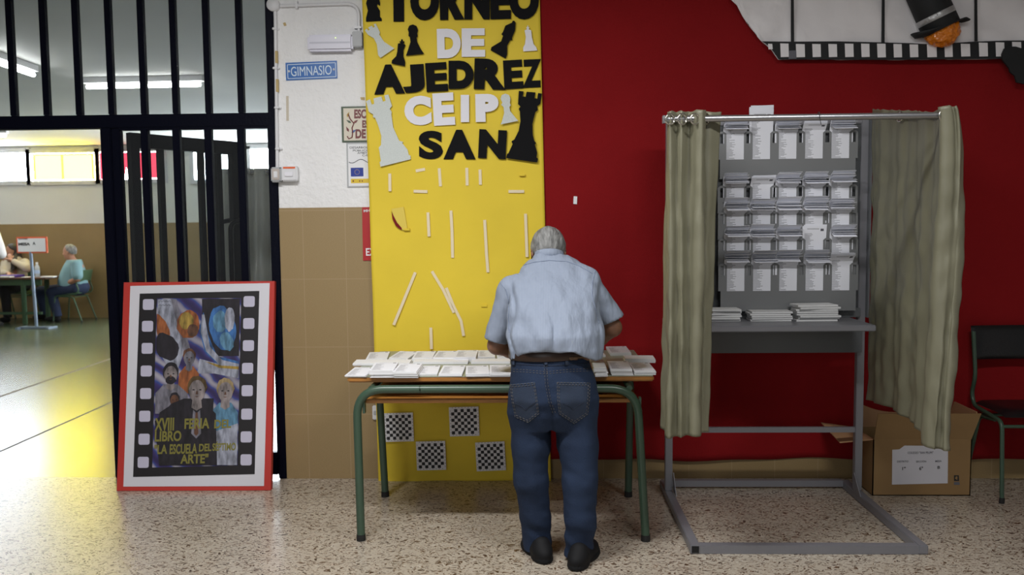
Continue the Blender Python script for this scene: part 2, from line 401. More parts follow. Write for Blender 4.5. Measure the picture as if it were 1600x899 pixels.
def world_loc(o):
    v = Vector(o.location)
    while o.parent is not None:
        o = o.parent; v = v + Vector(o.location)
    return v
def tag(o, label=None, cat=None, group=None, kind=None):
    if label: o['label'] = label
    if cat: o['category'] = cat
    if group: o['group'] = group
    if kind: o['kind'] = kind
    return o
def thing(name, label, cat, loc, group=None):
    o = bpy.data.objects.new(name, None); COL.objects.link(o); o.location = loc; o.empty_display_size = .1
    return tag(o, label, cat, group)
def struct(o): o['kind'] = 'structure'; return o

def arc_pts(c, r, a0, a1, n, ex=(1, 0, 0), ey=(0, 0, 1)):
    c, ex, ey = Vector(c), Vector(ex), Vector(ey)
    return [c + (ex * math.cos(a0 + (a1 - a0) * i / (n - 1)) + ey * math.sin(a0 + (a1 - a0) * i / (n - 1))) * r for i in range(n)]
def fillet(pts, r, n=6):
    """round the corners of a polyline"""
    pts = [Vector(p) for p in pts]; out = [pts[0]]
    rr = r if isinstance(r, (list, tuple)) else [r] * len(pts)
    for i in range(1, len(pts) - 1):
        a, b, c = pts[i - 1], pts[i], pts[i + 1]
        d = min(rr[i], (a - b).length * .49, (c - b).length * .49)
        p, q = b + (a - b).normalized() * d, b + (c - b).normalized() * d
        for k in range(n + 1):
            t = k / n; out.append(p * (1 - t) ** 2 + b * 2 * t * (1 - t) + q * t * t)
    out.append(pts[-1]); return out
_glyphs = {}
def glyph(ch, bold=.04):
    """outline of a character as (verts, faces) with its box scaled to 0..1"""
    k = (ch, bold)
    if k not in _glyphs:
        c = bpy.data.curves.new('glyph', 'FONT'); c.body = ch; c.size = 1; c.offset = bold; c.resolution_u = 5; c.fill_mode = 'FRONT'
        o = bpy.data.objects.new('glyph', c); COL.objects.link(o)
        dg = bpy.context.evaluated_depsgraph_get(); me = bpy.data.meshes.new_from_object(o.evaluated_get(dg))
        vs = [(v.co.x, v.co.y) for v in me.vertices]; fs = [list(p.vertices) for p in me.polygons]
        xs = [v[0] for v in vs]; ys = [v[1] for v in vs]
        x0, x1, y0, y1 = min(xs), max(xs), min(ys), max(ys)
        _glyphs[k] = ([((x - x0) / (x1 - x0), (y - y0) / (y1 - y0)) for x, y in vs], fs, (x1 - x0) / (y1 - y0))
        bpy.data.objects.remove(o); bpy.data.meshes.remove(me); bpy.data.curves.remove(c)
    return _glyphs[k]
def solid_glyph(mb, ch, o, ex, ey, n, bold=.04, mi=0):
    """glyph with its lower-left corner o, box edges ex and ey, thickness n"""
    vs, fs, _ = glyph(ch, bold); o, ex, ey, n = map(Vector, (o, ex, ey, n))
    bm = bmesh.new(); bv = [bm.verts.new(o + ex * x + ey * y) for x, y in vs]
    for f in fs:
        try: bm.faces.new([bv[i] for i in f])
        except ValueError: pass
    bmesh.ops.remove_doubles(bm, verts=bm.verts[:], dist=1e-6)
    r = bmesh.ops.extrude_face_region(bm, geom=bm.faces[:])
    bmesh.ops.translate(bm, verts=[e for e in r['geom'] if isinstance(e, bmesh.types.BMVert)], vec=n)
    return mb.bm(bm, mi)
def words(mb, text, o, ex, ey, n, bold=.02, mi=0):
    """a line of writing filling the box (o, ex, ey)"""
    o, ex, ey = Vector(o), Vector(ex), Vector(ey)
    solid_glyph(mb, text, o, ex, ey, n, bold, mi); return mb
def wpoly(pts, off, thick, mb=None, mi=0, base=D):
    """outline measured on the wall, cut out of sheet with its own thickness"""
    mb = mb or MB(); q = [W(x, y, base - off) for x, y in pts]
    return mb.prism([(p.x, base - off, p.z) for p in q], (0, -thick, 0), mi)
def zo(pts, ox, oy, s): return [(ox + x / s, oy + y / s) for x, y in pts]

# ------------------------------------------------------------------ implicit bodies
def vnoise(P, sc, seed=0):
    rs = np.random.RandomState(seed); L = rs.rand(32, 32, 32).astype(np.float32)
    q = P * np.asarray(sc, dtype=np.float32) + 100.0
    i = np.floor(q).astype(np.int32); f = (q - i).astype(np.float32); f = f * f * (3 - 2 * f)
    i &= 31; j = (i + 1) & 31
    def g(a, b, c): return L[a, b, c]
    x0, y0, z0 = i[..., 0], i[..., 1], i[..., 2]; x1, y1, z1 = j[..., 0], j[..., 1], j[..., 2]
    fx, fy, fz = f[..., 0], f[..., 1], f[..., 2]
    a = g(x0, y0, z0) * (1 - fx) + g(x1, y0, z0) * fx; b = g(x0, y1, z0) * (1 - fx) + g(x1, y1, z0) * fx
    c = g(x0, y0, z1) * (1 - fx) + g(x1, y0, z1) * fx; d = g(x0, y1, z1) * (1 - fx) + g(x1, y1, z1) * fx
    return (a * (1 - fy) + b * fy) * (1 - fz) + (c * (1 - fy) + d * fy) * fz - .5
def smin(a, b, k):
    h = np.clip(.5 + .5 * (b - a) / k, 0, 1)
    return b * (1 - h) + a * h - k * h * (1 - h)
def smax(a, b, k): return -smin(-a, -b, k)
def cone(P, a, b, ra, rb):
    a, b = np.array(a, np.float32), np.array(b, np.float32); ba = b - a; pa = P - a
    h = np.clip(pa @ ba / max(1e-9, float(ba @ ba)), 0, 1)
    return np.linalg.norm(pa - h[..., None] * ba, axis=-1) - (ra + (rb - ra) * h)
def chain(P, pts, rs, k=.01):
    d = None
    for i in range(len(pts) - 1):
        e = cone(P, pts[i], pts[i + 1], rs[i], rs[i + 1]); d = e if d is None else smin(d, e, k)
    return d
def ellip(P, c, r, axes=None):
    q = P - np.array(c, np.float32)
    if axes is not None: q = q @ np.array([list(a) for a in axes], np.float32).T
    r = np.array(r, np.float32); k0 = np.linalg.norm(q / r, axis=-1); k1 = np.linalg.norm(q / (r * r), axis=-1)
    return k0 * (k0 - 1) / np.maximum(k1, 1e-6)
def loft(P, keys):
    """stack of ellipses [(z, cx, cy, rx, ry)] from low to high"""
    K = np.array(sorted(keys), np.float32); z = P[..., 2]
    g = [np.interp(z, K[:, 0], K[:, i]).astype(np.float32) for i in range(1, 5)]
    e = np.sqrt(((P[..., 0] - g[0]) / g[2]) ** 2 + ((P[..., 1] - g[1]) / g[3]) ** 2)
    d = (e - 1) * np.minimum(g[2], g[3])
    return np.maximum(d, np.maximum(K[0, 0] - z, z - K[-1, 0]))
def half(P, c, n): return (P - np.array(c, np.float32)) @ np.array(n, np.float32)
_CORN = np.array([(i & 1, (i >> 1) & 1, (i >> 2) & 1) for i in range(8)])
_EDG = [(a, b) for a in range(8) for b in range(a + 1, 8) if bin(a ^ b).count('1') == 1]
def nets(fn, lo, hi, h):
    lo, hi = np.array(lo, float) - 2 * h, np.array(hi, float) + 2 * h
    n = np.ceil((hi - lo) / h).astype(int) + 1
    ax = [lo[i] + h * np.arange(n[i]) for i in range(3)]
    V = np.empty(n, np.float32)
    for i0 in range(0, n[0], 24):
        X, Y, Z = np.meshgrid(ax[0][i0:i0 + 24], ax[1], ax[2], indexing='ij')
        V[i0:i0 + 24] = fn(np.stack((X, Y, Z), -1).astype(np.float32))
    S = V < 0; cnt = np.zeros(n - 1, np.int8)
    for c in _CORN: cnt += S[c[0]:n[0] - 1 + c[0], c[1]:n[1] - 1 + c[1], c[2]:n[2] - 1 + c[2]]
    act = np.argwhere((cnt > 0) & (cnt < 8)); idx = -np.ones(n - 1, np.int64); idx[tuple(act.T)] = np.arange(len(act))
    cv = np.stack([V[tuple((act + c).T)] for c in _CORN], 1)
    acc = np.zeros((len(act), 3)); num = np.zeros(len(act))
    for a, b in _EDG:
        va, vb = cv[:, a], cv[:, b]; m = (va < 0) != (vb < 0)
        t = np.where(m, va / np.where(m, va - vb, 1), 0)
        acc += np.where(m[:, None], _CORN[a] + t[:, None] * (_CORN[b] - _CORN[a]), 0); num += m
    vs = (act + acc / num[:, None]) * h + lo
    fs = []
    for d in range(3):
        u, w = (d + 1) % 3, (d + 2) % 3
        s0 = [slice(1, n[i] - 1) for i in range(3)]; s0[d] = slice(0, n[d] - 1); s1 = list(s0); s1[d] = slice(1, n[d])
        E = np.argwhere(S[tuple(s0)] != S[tuple(s1)])
        if not len(E): continue
        off = np.array([0 if i == d else 1 for i in range(3)]); E = E + off
        q = []
        for du, dw in ((1, 1), (0, 1), (0, 0), (1, 0)):
            e = E.copy(); e[:, u] -= du; e[:, w] -= dw; q.append(idx[tuple(e.T)])
        q = np.stack(q, 1); fl = ~S[tuple(E.T)]; q[fl] = q[fl][:, ::-1]; fs.append(q)
    F = np.concatenate(fs); F = F[(F >= 0).all(1)]
    return vs, F
def body(fn, lo, hi, h, name, mats, parent, smooth_iter=1):
    vs, F = nets(fn, lo, hi, h)
    o = world_loc(parent)
    me = bpy.data.meshes.new(name)
    me.from_pydata((vs - np.array(o)).tolist(), [], F.tolist()); me.materials.append(M[mats] if isinstance(mats, str) else mats)
    bm = bmesh.new(); bm.from_mesh(me)
    for _ in range(smooth_iter): bmesh.ops.smooth_vert(bm, verts=bm.verts[:], factor=.5, use_axis_x=True, use_axis_y=True, use_axis_z=True)
    bmesh.ops.recalc_face_normals(bm, faces=bm.faces[:]); bm.to_mesh(me); bm.free()
    me.polygons.foreach_set('use_smooth', [True] * len(me.polygons)); me.update()
    ob = bpy.data.objects.new(name, me); COL.objects.link(ob); ob.parent = parent
    return ob
def bvh_of(ob):
    o = world_loc(ob); return BVHTree.FromPolygons([Vector(v.co) + o for v in ob.data.vertices], [list(p.vertices) for p in ob.data.polygons])
def on_surface(tree, px, py, lift=.002, y0=2.6):
    """nearest point of a surface seen along the sight line through (px, py)"""
    d = ray(px, py).normalized(); hit, n, _, _ = tree.ray_cast(CAM + d * (y0 / d.y * .8), d)
    if hit is None: return None
    if n.dot(d) > 0: n = -n
    return hit + n * lift
def dense(pts, step=2.5, closed=False):
    out = []; k = len(pts)
    for i in range(k if closed else k - 1):
        a, b = pts[i], pts[(i + 1) % k]; n = max(1, int(math.hypot(b[0] - a[0], b[1] - a[1]) / step))
        out += [(a[0] + (b[0] - a[0]) * t / n, a[1] + (b[1] - a[1]) * t / n) for t in range(n)]
    if not closed: out.append(pts[-1])
    return out
# ------------------------------------------------------------------ setting
WZ = W(510, 324.5).z            # top of the tiled wainscot
XW = W(432, 180).x              # where the plastered wall starts
GY = 13.9                       # far wall of the gym
CZ = 2.84                       # gym ceiling
TILE_X, TILE_Z = -W(478, 540).x % .245, 0.014
WIN = 32.0; WORLD = .13; HALL = 80; DAY = 40; GYM = 28
build_materials()

struct(MB().box((-9, -3.0, -.06), (5.2, D + .02, 0)).build('floor', 'terrazzo', origin=(0, 0, 0)))
struct(MB().box((-12, D + .02, -.06), (-.9, GY + .1, 0)).build('floor', 'gym_floor', origin=(0, 0, 0)))
struct(MB().box((XW, D, WZ), (5.2, D + .2, 3.1)).build('wall_back', 'plaster', origin=(0, 0, 0)))
struct(MB().box((XW, D - .006, 0), (5.2, D + .194, WZ)).build('trim_1', 'tile', origin=(0, 0, 0)))
struct(MB().box((-9, -3.0, 3.1), (5.2, D + .2, 3.2)).build('ceiling', 'ceiling', origin=(0, 0, 0)))
struct(MB().box((5.2, -3.0, 0), (5.35, D + .2, 3.1)).build('wall_right', 'plaster', origin=(0, 0, 0)))
# gym shell
gw = W(80, 350, GY).z
struct(MB().box((-12, GY, gw), (-.9, GY + .15, CZ)).build('wall_far', 'gym_plaster', origin=(0, 0, 0)))
struct(MB().box((-12, GY - .01, 0), (-.9, GY + .14, gw)).build('trim_2', 'gym_tan', origin=(0, 0, 0)))
struct(MB().box((-12, D + .22, CZ), (-.9, GY + .15, CZ + .1)).build('ceiling', 'ceiling', origin=(0, 0, 0)))
struct(MB().box((-12.15, D + .2, 0), (-12, GY + .15, CZ)).build('wall_left', 'gym_plaster', origin=(0, 0, 0)))
struct(MB().box((-.9, D + .2, 0), (-.75, GY + .15, CZ)).build('wall_east', 'gym_plaster', origin=(0, 0, 0)))
struct(MB().box((-9, D, 0), (-3.75, D + .2, 3.1)).build('wall_front', 'plaster', origin=(0, 0, 0)))
# gym windows, high on the far wall
def gym_window(k, x0, x1, yt, yb, m, bars=()):
    a, b = W(x0, yb, GY), W(x1, yt, GY); f = .07
    mb = MB()
    for q in ((a.x - f, a.z - f, b.x + f, a.z), (a.x - f, b.z, b.x + f, b.z + f), (a.x - f, a.z, a.x, b.z), (b.x, a.z, b.x + f, b.z)):
        mb.box((q[0], GY - .035, q[1]), (q[2], GY + .02, q[3]))
    o = struct(mb.build('window_%d' % k, 'surround'))
    MB().box((a.x, GY - .02, a.z), (b.x, GY - .012, b.z)).build('pane', 'win_white', o)
    for bx in bars:
        c = W(bx, yt, GY).x; MB().box((c - .02, GY - .03, a.z), (c + .02, GY - .012, b.z)).build('mullion', 'surround', o)
    return a, b
gym_window(6, -190, -72, 239, 284, 'win_white')  # unseen window, added to whiten the glare on the gym floor
gym_window(1, -60, 41, 239, 284, 'win_white', (-8,))
a, b = gym_window(2, 50, 150, 239, 283, 'win_white')
o = MB().box((a.x + .06, GY - .040, a.z + .01), ((a.x + b.x) / 2 - .012, GY - .036, b.z - .015)).box(((a.x + b.x) / 2 + .012, GY - .040, a.z + .01), (b.x - .02, GY - .036, b.z - .01)).build('window_film', 'win_yellow')
for x_ in (a.x + .075, (a.x + b.x) / 2, b.x - .035): MB().box((x_ - .018, GY - .044, a.z + .01), (x_ + .018, GY - .041, b.z - .012)).build('overlap_strip', 'win_yellow2', o)
MB().box((a.x + .07, GY - .044, b.z - .035), (b.x - .03, GY - .041, b.z - .012)).build('overlap_strip', 'win_yellow2', o)
tag(o, 'yellow translucent sheet taped over the high gym window, glowing', 'window covering')
a, b = gym_window(3, 157, 254, 237, 281, 'win_white')
o = MB().prism([(a.x + .02, GY - .040, a.z), (a.x + .42, GY - .040, a.z + .01), (a.x + .46, GY - .040, a.z + .2), (a.x + .5, GY - .040, a.z + .01), (b.x - .02, GY - .040, a.z + .015), (b.x - .02, GY - .04, b.z - .01), (a.x + .02, GY - .04, b.z - .005)], (0, .004, 0)).build('window_film', 'win_red')
tag(o, 'crimson translucent sheet with a slit taped over the gym window', 'window covering')
gym_window(4, 305, 320, 229, 281, 'win_white')
# bright glazed exit of the gym, far behind the iron leaf
a, b = W(335, 494, GY), W(450, 205, GY)
mb = MB()
for x in (a.x, (a.x + b.x) / 2, b.x): mb.box((x - .04, GY - .05, 0), (x + .04, GY + .02, CZ - .05))
mb.box((a.x, GY - .05, CZ - .10), (b.x, GY + .02, CZ - .02)).box((a.x, GY - .05, 0), (b.x, GY + .02, .08))
o = struct(mb.build('door_3', 'surround'))
MB().box((a.x, GY - .03, .08), (b.x, GY - .02, CZ - .1)).build('pane', 'win_white', o)

# ------------------------------------------------------------------ iron and glass partition
def vbar(mb, x, z0, z1, w=.036, y0=D, y1=D + .04): mb.box((x - w / 2, y0, z0), (x + w / 2, y1, z1), bev=.004)
xr0, xr1 = W(421, 300).x, XW
zt0, zt1 = W(200, 200).z, W(200, 179).z       # transom rail
xp0, xp1 = W(160.5, 300).x, W(190, 300).x     # post beside the opening
XL = -3.75
mb = MB()
mb.box((XL, D, zt0), (xr1, D + .06, zt1), bev=.004)
mb.box((xr0 + .008, D - .012, 0), (xr1, D + .07, 3.1), bev=.005)
mb.box((xp0, D - .004, 0), (xp0 + (xp1 - xp0) * .56, D + .07, zt0), bev=.005)
mb.box((XL, D - .005, 0), (XL + .06, D + .07, 3.1), bev=.005)
part = struct(mb.build('trim_3', 'iron', origin=(xp0, D, 0)))
# transom light: bars and glass
mb = MB(); bx = [W(12 - 52.5 * 2, 90).x, W(12 - 52.5, 90).x] + [W(x, 90).x for x in (15.5, 67.5, 118.5, 169.5, 220.5, 270.5, 322, 373.5)]
for x in bx: vbar(mb, x, zt1, 3.1, .034)
mb.box((XL + .06, D, 3.04), (xr0, D + .04, 3.1))
o = struct(mb.build('window_5', 'iron', origin=(xp0, D, zt1)))
MB().box((XL + .06, D + .018, zt1), (xr0, D + .022, 3.05)).build('pane', 'glass', o)
# fixed leaf with upright bars
mb = MB(); zb = W(300, 708).z; zm = W(300, 478).z
xa = xp0 + (xp1 - xp0) * .56
mb.box((xa, D + .005, .02), (xp1, D + .05, zt0), bev=.004)
mb.box((xr0 - .004, D + .005, .02), (xr0 + .012, D + .05, zt0), bev=.004)
mb.box((xp1, D + .005, zt0 - .012), (xr0, D + .05, zt0))
mb.box((xp1, D + .005, .02), (xr0, D + .05, zb), bev=.004)
mb.box((xp1, D + .005, zm - .11), (xr0, D + .05, zm), bev=.004)
for x in (W(229, 320).x, W(278.5, 320).x, W(328, 320).x, W(379, 320).x): vbar(mb, x, zb, zt0, .042)
o = struct(mb.build('door_1', 'iron', origin=(xp1, D, 0)))
MB().box((xp1, D + .024, zb), (xr0, D + .028, zt0)).build('pane', 'glass', o)
# open leaf, swung into the gym and seen through the fixed one
hx, hy = W(187, 203).x, D + .10
dirv = Vector((W(373, 222, 5.62).x - hx, 5.62 - hy, 0)); Lw = dirv.length; dirv.normalize(); nrm = Vector((dirv.y, -dirv.x, 0))
mb = MB(); zT = W(187, 203).z - .005
def lv(a, b, z0, z1, t=.045): mb.obox(Vector((hx, hy, (z0 + z1) / 2)) + dirv * (a + b) / 2, dirv * (b - a) / 2, nrm * t / 2, Vector((0, 0, (z1 - z0) / 2)))
lv(0, .055, .03, zT); lv(Lw - .075, Lw, .03, zT); lv(0, Lw, zT - .085, zT); lv(0, Lw, .03, .16); lv(0, Lw, .85, .93)
for a in (.20, .34, .48, .61): lv(a - .017, a + .017, .1, zT - .05, .032)
leaf = struct(mb.build('door_2', 'iron2', origin=(hx, hy, 0)))
MB().obox(Vector((hx, hy, 1.05)) + dirv * Lw / 2, dirv * (Lw / 2 - .02), nrm * .002, Vector((0, 0, .92))).build('pane', 'glass', leaf)
for sgn in (1, -1):
    c = Vector((hx, hy, 0)) + dirv * (Lw - .04)
    p = fillet([c + Vector((0, 0, 1.52)), c + nrm * .07 * sgn + Vector((0, 0, 1.52)), c + nrm * .07 * sgn - dirv * .10 + Vector((0, 0, 1.50)), c + nrm * .07 * sgn - dirv * .10 + Vector((0, 0, 1.0)), c + Vector((0, 0, .97))], .06)
    MB().tube(p, .016, 8).build('handle', 'iron2', leaf)

# ceiling tubes in the gym
def gym_lamp(p0, p1, label):
    p0, p1 = Vector(p0), Vector(p1); t = thing('ceiling_lamp', label, 'lamp', ((p0.x + p1.x) / 2, (p0.y + p1.y) / 2, CZ), 'fluorescent battens on the gym ceiling')
    d = (p1 - p0).normalized()
    MB().bar(p0 + Vector((0, 0, .055)), p1 + Vector((0, 0, .055)), .06, .05).build('batten', 'plastic', t)
    MB().tube([p0 + d * .03, p1 - d * .03], .018, 10).build('tube', 'tube_light', t)
zl = CZ - .08
a, b = PZ(131, 136, zl), PZ(318, 132, zl); gym_lamp(a, b, 'lit ceiling tube behind the transom bars, parallel to the wall')
a = PZ(55, 118, zl); gym_lamp((a.x + .1, a.y - 1.2, zl), (a.x, a.y, zl), 'lit ceiling tube behind the transom, pointing into the gym')
a = PZ(12, 212, zl); gym_lamp((a.x - 1.2, a.y, zl), (a.x, a.y, zl), 'lit ceiling tube over the polling table near the far wall')

# ------------------------------------------------------------------ wall fittings
def wp(x, y, off=0): p = W(x, y, D - off); return Vector((p.x, D - off, p.z))
root = thing('cable_conduit', 'white surface conduit with round junction box above the blue sign', 'conduit', wp(433, 270))
MB().lathe([(.036, 0), (.036, .028), (.033, .032), (.0, .033)], wp(428.5, 9), 24, axis=(0, -1, 0)).build('junction_box', 'plastic', root)
MB().tube([wp(430, 18, .012)] + [wp(430 + i * .8, 18 + 61 * i, .012) for i in range(1, 5)], .0095, 10).build('pipe', 'plastic', root)
MB().tube(fillet([wp(438, 9.5, .012), wp(520, 6.5, .012), wp(560.5, 5.5, .012), wp(561, 52, .012)], .13, 8), .0095, 10).build('pipe', 'plastic', root)
for x, y in ((431, 46), (431.5, 107.5), (434, 169), (435.5, 233)):
    c = wp(x, y); mb = MB().box((c.x - .022, D - .012, c.z - .005), (c.x + .022, D, c.z + .005), bev=.002).box((c.x - .013, D - .026, c.z - .006), (c.x + .013, D, c.z + .006), bev=.002); mb.build('pipe_clip', 'plastic', root)
for x, y in ((465, 9), (560, 44)):
    c = wp(x, y); h = Vector((.006, 0, .02)) if x < 500 else Vector((.02, 0, .006)); MB().obox(c - Vector((0, .012, 0)), (h.x, 0, 0), (0, .013, 0), (0, 0, h.z)).build('pipe_clip', 'plastic', root)
for x, y0, y1 in ((431.6, 80, 99), (432.8, 124, 144)):
    MB().tube([wp(x, y0, .012), wp(x + .3, y1, .012)], .0104, 10).build('tape_wrap', 'old_tape', root)
root = thing('emergency_light', 'long frosted emergency light on the plaster above the blue sign', 'light fitting', wp(523, 83))
p, q = wp(484, 83), wp(554, 56); MB().box((p.x, D - .055, p.z), (q.x, D, q.z), bev=.012).build('diffuser', 'plastic_lamp', root)
MB().box((p.x + .014, D - .0556, (p.z + q.z) / 2 - .006), (q.x - .014, D - .05, (p.z + q.z) / 2 + .004), bev=.0005).build('tube_shadow_strip', mat('lamp_tube_shadow', (.50, .50, .58), .4), root)  # tube's shadow on the cover, painted as a darker strip
p, q = wp(553.5, 76), wp(568, 51.5); MB().box((p.x, D - .05, p.z), (q.x, D, q.z), bev=.004).build('end_box', 'grey_plastic', root)
c = wp(528, 62.5); MB().lathe([(.0025, 0), (.0025, .003)], (c.x, D - .055, c.z), 10, axis=(0, -1, 0)).build('indicator', mat('green_led', (.5, .8, .2), .4, emit=(.7, 1, .25, 1.5)), root)
# blue name plate
root = thing('door_sign', 'blue enamel plate reading GIMNASIO on white plaster', 'sign', wp(487, 125))
def quad_prism(pts, off, th): return MB().prism([wp(x, y, off) for x, y in pts], (0, -th, 0))
quad_prism([(447.5, 126), (527.5, 122.5), (526.5, 95), (446.5, 98.5)], 0, .006).build('plate', 'blue_sign', root)
mb = MB()
fr = [(450, 123), (525, 119.8), (524, 98), (449, 101.2)]
for i in range(4): mb.bar(wp(*fr[i], .0065), wp(*fr[(i + 1) % 4], .0065), .0035, .002, up=(0, 1, 0))
mb.build('border', 'pale_letter', root)
a, e, c = wp(455, 119.5, .006), wp(518.5, 116.5, .006), wp(454.2, 104.8, .006)
words(MB(), 'GIMNASIO', a, e - a, c - a, (0, -.002, 0), .0).build('lettering', 'pale_letter', root)
for x, y in ((451.5, 111.5), (521.5, 108.5)): MB().lathe([(.0065, 0), (.0055, .004), (0, .005)], wp(x, y, .006), 12, axis=(0, -1, 0)).build('screw', 'plastic', root)
# glazed tile plaque, partly behind the banner
root = thing('tile_plaque', 'hand painted tile plaque with a sprig, tucked behind the yellow banner', 'plaque', wp(555, 222))
quad_prism([(535, 222.5), (612, 221), (610.5, 165.5), (533.5, 167)], 0, .008).build('border', 'tile_green', root)
quad_prism([(537.5, 220), (609, 218.5), (608, 168), (536.5, 169.5)], .0078, .002).build('tile', 'tile_cream', root)
for t, x0, y0, x1, y1 in (('ESCUELA', 553.5, 185.5, 600, 171), ('ESPACIO', 566, 200, 604, 188), ('DE PAZ', 555.5, 216.5, 600, 202)):
    a = wp(x0, y0, .0097); words(MB(), t, a, wp(x1, y0 - .5, .0097) - a, wp(x0, y1, .0097) - a, (0, -.0015, 0), .045).build('lettering', 'tile_red', root)
st = [wp(*p, .0105) for p in ((542.5, 213), (545, 217), (550, 215), (551, 207), (550, 200), (553, 193), (547, 186), (544, 178))]
MB().tube(st, .0035, 6).build('stem', 'tile_red', root)
for x, y, a, m in ((544, 179, 1.2, 'tile_yellow'), (545, 190, 2.6, 'tile_green'), (556, 190, .6, 'tile_red'), (543, 202, 2.0, 'tile_red'), (553, 205, .5, 'tile_blue')):
    c = wp(x, y, .010); u = Vector((math.cos(a), 0, math.sin(a))); w = Vector((-u.z, 0, u.x))
    MB().prism([c - u * .017, c - u * .004 - w * .007, c + u * .017, c - u * .004 + w * .007], (0, -.0015, 0)).build('leaf', m, root)
# project notice with flag
root = thing('notice_board', 'white works notice with blue starred flag, below the tile plaque', 'notice', wp(560, 293))
quad_prism([(543, 293), (630, 291.5), (629, 222), (541.5, 223.5)], 0, .006).build('frame', 'grey_plastic', root)
quad_prism([(545, 291), (628, 289.5), (627, 224), (543.5, 225.5)], .0055, .0015).build('sheet', 'paper', root)
for t, x0, y0, x1, y1 in (('DESARROLLO DE', 546.5, 232.5, 592, 229.2), ('PÚBLICOS DE', 551.5, 236.8, 590, 233.3), ('ÁMBITO', 558.5, 240.8, 578, 237), ('C-07', 566, 244.5, 578, 241.6)):
    a = wp(x0, y0, .007); words(MB(), t, a, wp(x1, y0 - .4, .007) - a, wp(x0, y1, .007) - a, (0, -.0008, 0), .0).build('lettering', 'ink', root)
mb = MB()
wl = [wp(x, 252 + 3 * math.sin(x * .22), .0072) for x in range(545, 600, 3)]
mb.tube(wl, .002, 5); mb.build('wave_line', 'greyink', root)
fl = quad_prism([(548.3, 276), (568, 275.6), (567.6, 262), (548, 262.4)], .007, .0008).build('flag', 'eu_blue', root)
mb = MB(); c = wp(558, 269, .008)
for k in range(12): mb.lathe([(.0017, 0), (.0017, .0006)], c + Vector((math.cos(k * PI / 6) * .0135, 0, math.sin(k * PI / 6) * .0135)), 6, axis=(0, -1, 0))
mb.build('star', 'gold', fl)
b2 = quad_prism([(548.5, 286.5), (600, 285.5), (600, 279), (548.3, 279.6)], .007, .0008).build('yellow_strip', 'gold', root)
mb = MB()
for x in (552, 562, 566): mb.lathe([(.005 if x < 556 else .003, 0), (.004, .0006)], wp(x, 283, .008), 8, axis=(0, -1, 0))
mb.build('crest', 'tile_red', b2)
# red extinguisher sign
root = thing('fire_sign', 'red safety sign mostly hidden behind the yellow banner edge', 'sign', wp(575, 407))
quad_prism([(567.5, 407.5), (640, 406), (637, 322.5), (566, 324)], .006, .005).build('plate', 'fire_red', root)
for t, x0, y0, x1, y1 in (('EXTINTOR', 572, 400, 634, 388), ('MH', 568.5, 332, 578, 328)):
    a = wp(x0, y0, .011); words(MB(), t, a, wp(x1, y0 - 1, .011) - a, wp(x0 - .3, y1, .011) - a, (0, -.001, 0), .02).build('lettering', 'paper', root)
# switches
root = thing('light_switch', 'boxed light switch with smoky cover at the end of the conduit', 'switch', wp(435, 286))
p, q = wp(427.5, 285.5), wp(443, 262); MB().box((p.x, D - .05, p.z), (q.x, D - .012, q.z), bev=.006).build('box', 'grey_plastic', root)
MB().box((p.x + .009, D - .056, p.z + .012), (q.x - .009, D - .049, q.z - .010), bev=.003).build('cover', 'clearbox', root)
MB().box((p.x + .019, D - .060, p.z + .024), (q.x - .019, D - .052, q.z - .024), bev=.002).build('rocker', 'plastic', root)
for x in (p.x + .006, q.x - .006):
    for z in (p.z + .006, q.z - .006): MB().lathe([(.0028, 0), (.0028, .002)], (x, D - .05, z), 8, axis=(0, -1, 0)).build('screw', 'ink', root)
root = thing('alarm_switch', 'white switch box with an orange strip beside the light switch', 'switch', wp(456, 286))
p, q = wp(443.6, 284), wp(467.5, 260.5); MB().box((p.x, D - .045, p.z), (q.x, D, q.z), bev=.006).build('box', 'plastic', root)
a, e = wp(446, 264.5), wp(464.5, 261.5); MB().box((a.x, D - .047, a.z), (e.x, D - .044, e.z)).build('orange_strip', 'orange', root)
a, e = wp(449, 276.5), wp(461, 270); MB().box((a.x, D - .052, a.z), (e.x, D - .044, e.z), bev=.002).build('rocker', 'white_foam', root)
root = thing('wall_socket', 'white wall socket low beside the yellow banner', 'socket', wp(587, 656))
p, q = wp(583, 655.5), wp(592, 633); MB().box((p.x, D - .022, p.z), (q.x, D - .006, q.z), bev=.005).build('plate', 'plastic', root)
MB().box((p.x + .008, D - .025, p.z + .03), (q.x - .008, D - .02, q.z - .03), bev=.002).build('insert', 'grey_plastic', root)
# bits of old tape on the plaster
for pts, m, lab in (([(447, 150), (451, 150), (451.5, 189), (447.5, 189)], 'beige_tape', 'pale strip of old masking tape on plaster below the blue sign'),
                    ([(563, 152), (570, 152), (570, 157), (564, 156)], 'old_tape', 'small yellowed tape scrap above the tile plaque'),
                    ([(442, 36), (446, 35), (448, 40), (444, 41)], 'old_tape', 'small yellowed tape scrap below the conduit bend'),
                    ([(528, 211), (531, 211), (531, 222), (529, 222)], 'paper', 'tiny white tape scrap beside the tile plaque')):
    o = quad_prism(pts, 0, .001).build('tape_strip', m); tag(o, lab, 'tape')

